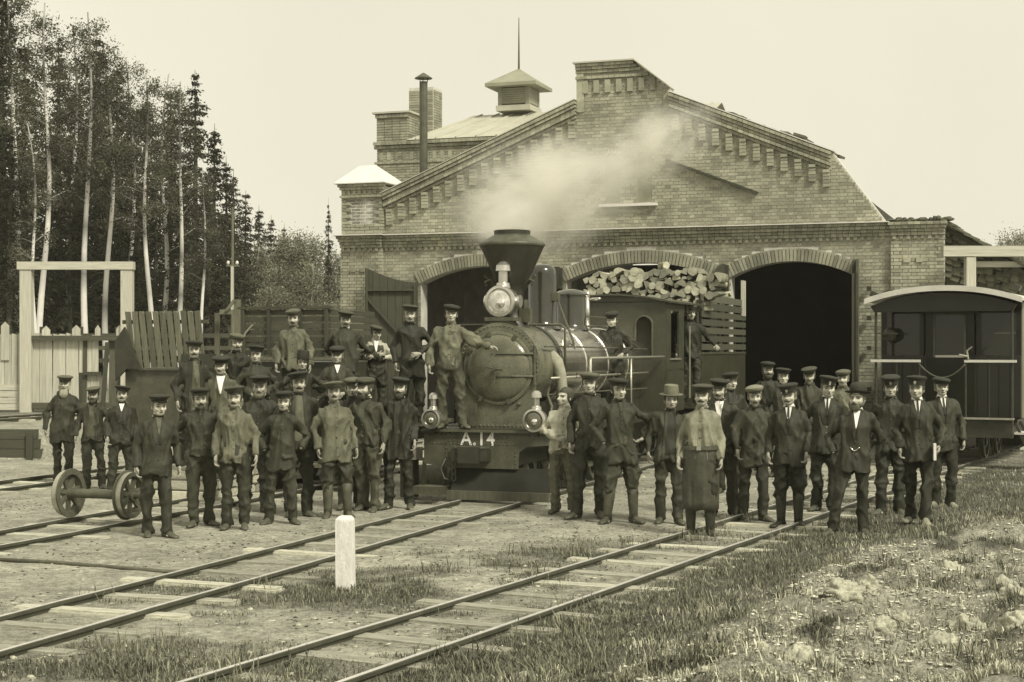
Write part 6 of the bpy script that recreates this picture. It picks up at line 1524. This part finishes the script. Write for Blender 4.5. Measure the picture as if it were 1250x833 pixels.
man(1152, 459, 'young man in round soft hat and bow tie', feet_y=620, coat='suit', cv=.055, tv=.036, collar='white', vest=.05, extra=('tie',), hat='soft', arms=('down2', 'pocket'), face='shaven', skin=1.1, boot_m=mat('pale_dusty_boot', .22, .7, .3, 9))
print('people', PC[0])
# ------------------------------------------------------------------ trees
M_NEEDLE = mat('spruce_needles', 0.036, 0.85, 0.3, .6, attr='tint', spec=.2)
M_LEAF = mat('birch_leaves', 0.075, 0.8, 0.3, .6, attr='tint', spec=.25)
M_LEAFPALE = mat('young_leaves', 0.17, 0.8, 0.3, .6, attr='tint', spec=.25)
def leaf_mesh(name, leaves, material):
    """leaves: (centre, axis, size, tint) -> small bent diamond faces"""
    V = []; F = []; T = []
    for c, ax, s, g in leaves:
        u = ax.normalized(); w = u.cross(Vector((rng.uniform(-1, 1), rng.uniform(-1, 1), rng.uniform(-1, 1))))
        w = w.normalized() if w.length > 1e-3 else Vector((1, 0, 0)); o = len(V)
        V += [tuple(c - u * s), tuple(c + w * s * .5), tuple(c + u * s), tuple(c - w * s * .5)]; F.append((o, o + 1, o + 2, o + 3)); T += [g] * 4
    me = bpy.data.meshes.new(name); me.from_pydata(V, [], F); a = me.attributes.new('tint', 'FLOAT', 'POINT'); a.data.foreach_set('value', T); me.materials.append(material); return me
def spruce_mesh(seed, H, W, low=.12, n=5200):
    r_ = random.Random(seed); L_ = []; br = MB()
    z = H * low; 
    while z < H * .985:
        t = (z - H * low) / (H * (1 - low)); R_ = W * (1 - t) ** .8 * r_.uniform(.55, 1.15) + .12
        nb = 5 if t < .6 else 4
        a0 = r_.uniform(0, 6.28)
        for k in range(nb):
            if r_.random() < .2: continue
            a = a0 + k * 6.283 / nb + r_.uniform(-.4, .4); rr = R_ * r_.uniform(.45, 1.2); d = Vector((math.cos(a), math.sin(a), 0))
            tip = Vector((0, 0, z)) + d * rr + Vector((0, 0, -.38 * rr * (1 - .6 * t)))
            if rr > .5: br.tube([(0, 0, z), tuple(Vector((0, 0, z)).lerp(tip, .55) + Vector((0, 0, .03))), tuple(tip)], [.035, .02, .006], 4)
            m = int(18 + rr * 48); g = r_.uniform(.55, 1.5)
            for q in range(m):
                u = r_.random() ** .7; p = Vector((0, 0, z)).lerp(tip, u) + Vector((r_.gauss(0, .10), r_.gauss(0, .10), r_.gauss(-.07, .09))) * (.6 + rr * .45)
                L_.append((p, d * .6 + Vector((r_.uniform(-.8, .8), r_.uniform(-.8, .8), r_.uniform(-1, .1))), r_.uniform(.05, .11), g * r_.uniform(.7, 1.3)))
        z += H * r_.uniform(.018, .032)
    tr = MB(); tr.tube([(0, 0, 0), (.03, 0, H * .3), (-.02, .02, H * .7), (0, 0, H)], [H * .013, H * .011, H * .006, .01], 8)
    tr.v += []; o = len(tr.v); tr.v += br.v; tr.f += [tuple(i + o for i in f) for f in br.f]; tr.m += br.m
    tm_ = tr.mesh('trunk', smooth=True); tm_.materials.append(M_BARK)
    return tm_, leaf_mesh('crown', L_, M_NEEDLE)
def birch_mesh(seed, H, W, cl=.5, dens=1.0, lm=None, lean=.3, bark=None, ls=1.0):
    r_ = random.Random(seed); L_ = []; tr = MB(); nseg = 16
    lx, ly = r_.uniform(-lean, lean), r_.uniform(-lean, lean); path = []
    for i in range(nseg + 1):
        t = i / nseg; path.append(Vector((lx * t * t * 2.2 + .13 * math.sin(t * 8 + seed), ly * t * t + .13 * math.cos(t * 6 + seed), H * t)))
    tr.tube(path, [H * .0095 * (1 - .86 * i / nseg) + .008 for i in range(nseg + 1)], 8)
    nt = len(tr.v)
    nbr = int(26 * dens)
    for k in range(nbr):
        t = cl * .8 + (1 - cl * .8) * (k / nbr); p0 = path[min(nseg, int(t * nseg))]; a = r_.uniform(0, 6.28); ln = W * (1.1 - .75 * abs(t - .62) / .5) * r_.uniform(.5, 1.15)
        if ln < .2: ln = .25
        up = r_.uniform(.35, 1.0); d = Vector((math.cos(a), math.sin(a), up)).normalized()
        p1 = p0 + d * ln * .6; p2 = p1 + Vector((d.x * .4, d.y * .4, -.05)) * ln
        tr.tube([p0, p1, p2], [.045 * (1.15 - t), .028 * (1.2 - t), .008], 4)
        for q in range(int(ln * 300 * dens) + 40):
            u = r_.random() ** .6; p = (p0.lerp(p1, u * 2) if u < .5 else p1.lerp(p2, u * 2 - 1)) + Vector((r_.gauss(0, .17), r_.gauss(0, .17), r_.gauss(-.12, .2)))
            L_.append((p, Vector((r_.uniform(-1, 1), r_.uniform(-1, 1), r_.uniform(-1, 1))), r_.uniform(.028, .062) * ls, r_.choice((.7, .85, 1, 1.15, 1.3)) * (.7 + .6 * math.sin(k * 1.7) ** 2)))
    me = tr.mesh('trunk', smooth=True); me.materials.append(bark or M_BIRCHBARK)
    T = []
    for i, v_ in enumerate(me.vertices):
        zz = v_.co.z; g = 1.0
        if mnoise.noise(Vector((seed, 0, zz * 1.1))) > .33: g = .25
        if mnoise.noise(Vector((seed, 5, zz * .3))) > .25: g *= .7
        if i >= nt: g = .45
        T.append(g * (.5 if zz > H * .75 else 1))
    a = me.attributes.new('tint', 'FLOAT', 'POINT'); a.data.foreach_set('value', T)
    return me, leaf_mesh('crown', L_, lm or M_LEAF)
SP = [spruce_mesh(i + 1, 13 + i % 3, 1.9 + .25 * (i % 2), .10 + .05 * (i % 3)) for i in range(5)]
BI = [birch_mesh(11, 14, 1.6, .68), birch_mesh(12, 13, 1.4, .66), birch_mesh(13, 14, 1.4, .7), birch_mesh(14, 12, 1.2, .6, .8)]
YB = [birch_mesh(31, 6, 1.3, .12, 1.6, M_LEAFPALE, ls=.8), birch_mesh(32, 5, 1.1, .1, 1.8, M_LEAFPALE, ls=.75)]
def tree(kind, px, Y, H, label, group, ms, z0=None, rz=None, wide=1.0):
    X = (px - 625) / FPX * Y; z0 = gz(X, Y) if z0 is None else z0
    t = thing(kind, label, 'tree', (X, Y, z0 - .05), rng.uniform(0, 6.28) if rz is None else rz, group)
    h0 = max(v_.co.z for v_ in ms[0].vertices); s = H / h0; t.scale = (s * wide, s * wide, s)
    link('trunk', ms[0], t); link('crown', ms[1], t); return t
def Htop(py, Y): return CAM_H + (HOR - py) / FPX * Y - .5
for i, (px, top, Y) in enumerate([(107, 15, 56), (133, 60, 58), (183, 88, 55), (197, 92, 60), (221, 100, 57), (248, 205, 54), (52, 5, 55), (46, 150, 52), (88, 30, 62), (160, 70, 64), (20, -20, 60)]):
    tree('birch_tree', px, Y, Htop(top, Y), 'thick white birch trunk seen through the timber gate frame' if px == 107 else ('slender birch seen through the timber gate frame' if 40 < px < 150 else ('slender birch rising behind the leaning slats of the old tender' if px > 170 else 'slender birch half hidden among the dark spruces')), 'birches at the edge of the wood', BI[i % 4])
for i, (px, top, Y) in enumerate([(3, -40, 60), (30, 45, 70), (72, 40, 66), (118, 38, 66), (95, 95, 72), (160, 120, 68), (143, 75, 70), (178, 110, 72), (208, 105, 68), (238, 85, 66), (262, 150, 66), (276, 190, 64), (285, 205, 70), (300, 232, 72), (60, 150, 62), (130, 165, 62), (12, 150, 58), (190, 190, 62), (255, 235, 60), (-30, 20, 62), (316, 250, 78), (331, 262, 82), (347, 272, 86), (85, 200, 60), (222, 200, 59), (170, 215, 60), (150, 190, 66), (40, 210, 62), (105, 170, 64), (-10, 180, 60), (272, 255, 60), (363, 284, 88)]):
    tree('spruce_tree', px, Y, Htop(top, Y), 'dark spruce crowding the wood behind the birches', 'spruces in the wood', SP[i % 5], wide=1.05)
for i in range(16):        # low young spruces closing the wood behind the trunks
    tree('spruce_tree', -20 + i * 20 + rng.uniform(-6, 6), rng.uniform(66, 74), rng.uniform(4.5, 7), 'low young spruce filling the gap between tall trunks', 'young spruces under the tall trees', SP[i % 5], wide=1.9)
for i, (px, top, Y) in enumerate([(330, 300, 78), (345, 285, 82), (362, 290, 86), (378, 295, 80), (392, 320, 70), (412, 330, 66), (318, 320, 72), (350, 325, 66), (305, 300, 74), (430, 310, 84), (375, 345, 62), (337, 350, 60), (400, 355, 58), (425, 350, 60)]):
    tree('young_birch', px, Y, Htop(top, Y), 'pale leafy young birch in the thicket beyond the tenders', 'young birches in the thicket', YB[i % 2], wide=1.25)
tree('spruce_tree', 401, 62, Htop(230, 62), 'thin lone spruce rising beside the shed corner', None, SP[2], wide=.45)
for i, (px, top, Y) in enumerate([(1205, 285, 90), (1225, 275, 95), (1247, 278, 88), (1270, 270, 92), (1295, 272, 90)]):
    tree('young_birch', px, Y, Htop(top, Y), 'distant pale tree behind the timber gantry', 'distant trees behind the gantry', YB[i % 2], wide=1.0)
# low scrub along the fence
def shrub(px, Y, h, label):
    X = (px - 625) / FPX * Y; r_ = random.Random(int(px)); L_ = []
    for q in range(700):
        a = r_.uniform(0, 6.28); rr = r_.random() ** .5; zz = r_.random(); p = Vector((math.cos(a) * rr * h * .8, math.sin(a) * rr * h * .6, zz * h * (1 - .5 * rr)))
        L_.append((p, Vector((r_.uniform(-1, 1), r_.uniform(-1, 1), .5)), r_.uniform(.03, .07), r_.choice((.5, .8, 1.1, 1.6))))
    t = thing('bush', label, 'bush', (X, Y, gz(X, Y)), 0, 'bushes along the dark fence'); link('foliage', leaf_mesh('foliage', L_, M_LEAFPALE), t)
    m = MB(); m.tube([(0, 0, -.1), (.05, 0, h * .5)], [.04, .01], 5); m.build('stem', M_BARK, t)
for px in (300, 322, 346, 368, 388, 405, 418): shrub(px, rng.uniform(40, 46), rng.uniform(1.6, 2.6), 'pale leafy bush by the dark fence beyond the tenders')

# ------------------------------------------------------------------ steam drifting from the funnel past the gable
sm = bpy.data.materials.new('steam'); sm.use_nodes = True; nt = sm.node_tree; N = nt.nodes; L = nt.links; N.clear()
out = N.new('ShaderNodeOutputMaterial'); pv = N.new('ShaderNodeVolumePrincipled'); pv.inputs['Color'].default_value = (1, .985, .93, 1); pv.inputs['Anisotropy'].default_value = .2
tc = N.new('ShaderNodeTexCoord'); ln_ = N.new('ShaderNodeVectorMath'); ln_.operation = 'LENGTH'; L.new(tc.outputs['Object'], ln_.inputs[0])
fo = N.new('ShaderNodeMapRange'); fo.inputs[1].default_value = 1.0; fo.inputs[2].default_value = .1; fo.inputs[3].default_value = 0; fo.inputs[4].default_value = 1; fo.interpolation_type = 'SMOOTHSTEP'; L.new(ln_.outputs['Value'], fo.inputs[0])
nz = N.new('ShaderNodeTexNoise'); nz.inputs['Scale'].default_value = 1.9; nz.inputs['Detail'].default_value = 8; nz.inputs['Distortion'].default_value = .6; L.new(tc.outputs['Object'], nz.inputs['Vector'])
nr = N.new('ShaderNodeMapRange'); nr.inputs[1].default_value = .38; nr.inputs[2].default_value = .72; nr.inputs[3].default_value = 0; nr.inputs[4].default_value = 1; L.new(nz.outputs[0], nr.inputs[0])
m1 = N.new('ShaderNodeMath'); m1.operation = 'MULTIPLY'; L.new(fo.outputs[0], m1.inputs[0]); L.new(nr.outputs[0], m1.inputs[1])
m2 = N.new('ShaderNodeMath'); m2.operation = 'MULTIPLY'; L.new(m1.outputs[0], m2.inputs[0]); m2.inputs[1].default_value = 4.6; L.new(m2.outputs[0], pv.inputs['Density']); L.new(pv.outputs[0], out.inputs['Volume'])
for c, r_, ry, lab in (((.6, 33.2, 5.35), (2.5, 1.5, 1.55), R(-10), 'soft white steam cloud drifting across the brick gable'), ((-.05, 25.5, 4.2), (.8, .8, .5), R(-15), 'thin wisp of steam rising behind the funnel'), ((2.9, 33.3, 6.4), (1.9, .8, 1.0), R(-20), 'faint upper wisp of steam near the gable top')):
    m = MB(); m.ball((0, 0, 0), 1.0, 20, 14); o = m.build('steam', sm); o.location = c; o.scale = r_; o.rotation_euler = (0, ry, -TH); tag(o, lab, 'steam', kind='stuff')
# faint haze volume added over the yard to lift the blacks
hm_ = bpy.data.materials.new('haze'); hm_.use_nodes = True; N = hm_.node_tree.nodes; N.clear(); out = N.new('ShaderNodeOutputMaterial'); pv = N.new('ShaderNodeVolumePrincipled')
pv.inputs['Color'].default_value = (1, .98, .86, 1); pv.inputs['Density'].default_value = .0004; hm_.node_tree.links.new(pv.outputs[0], out.inputs['Volume'])
m = MB(); m.box(((XS[0] + XS[-1]) / 2, (YS[0] + YS[-1]) / 2, 10), (XS[-1] - XS[0] + 20, YS[-1] - YS[0] + 20, 24)); o = m.build('haze', hm_); tag(o, 'thin haze volume added to lift the dark tones of the yard', 'haze', kind='stuff')
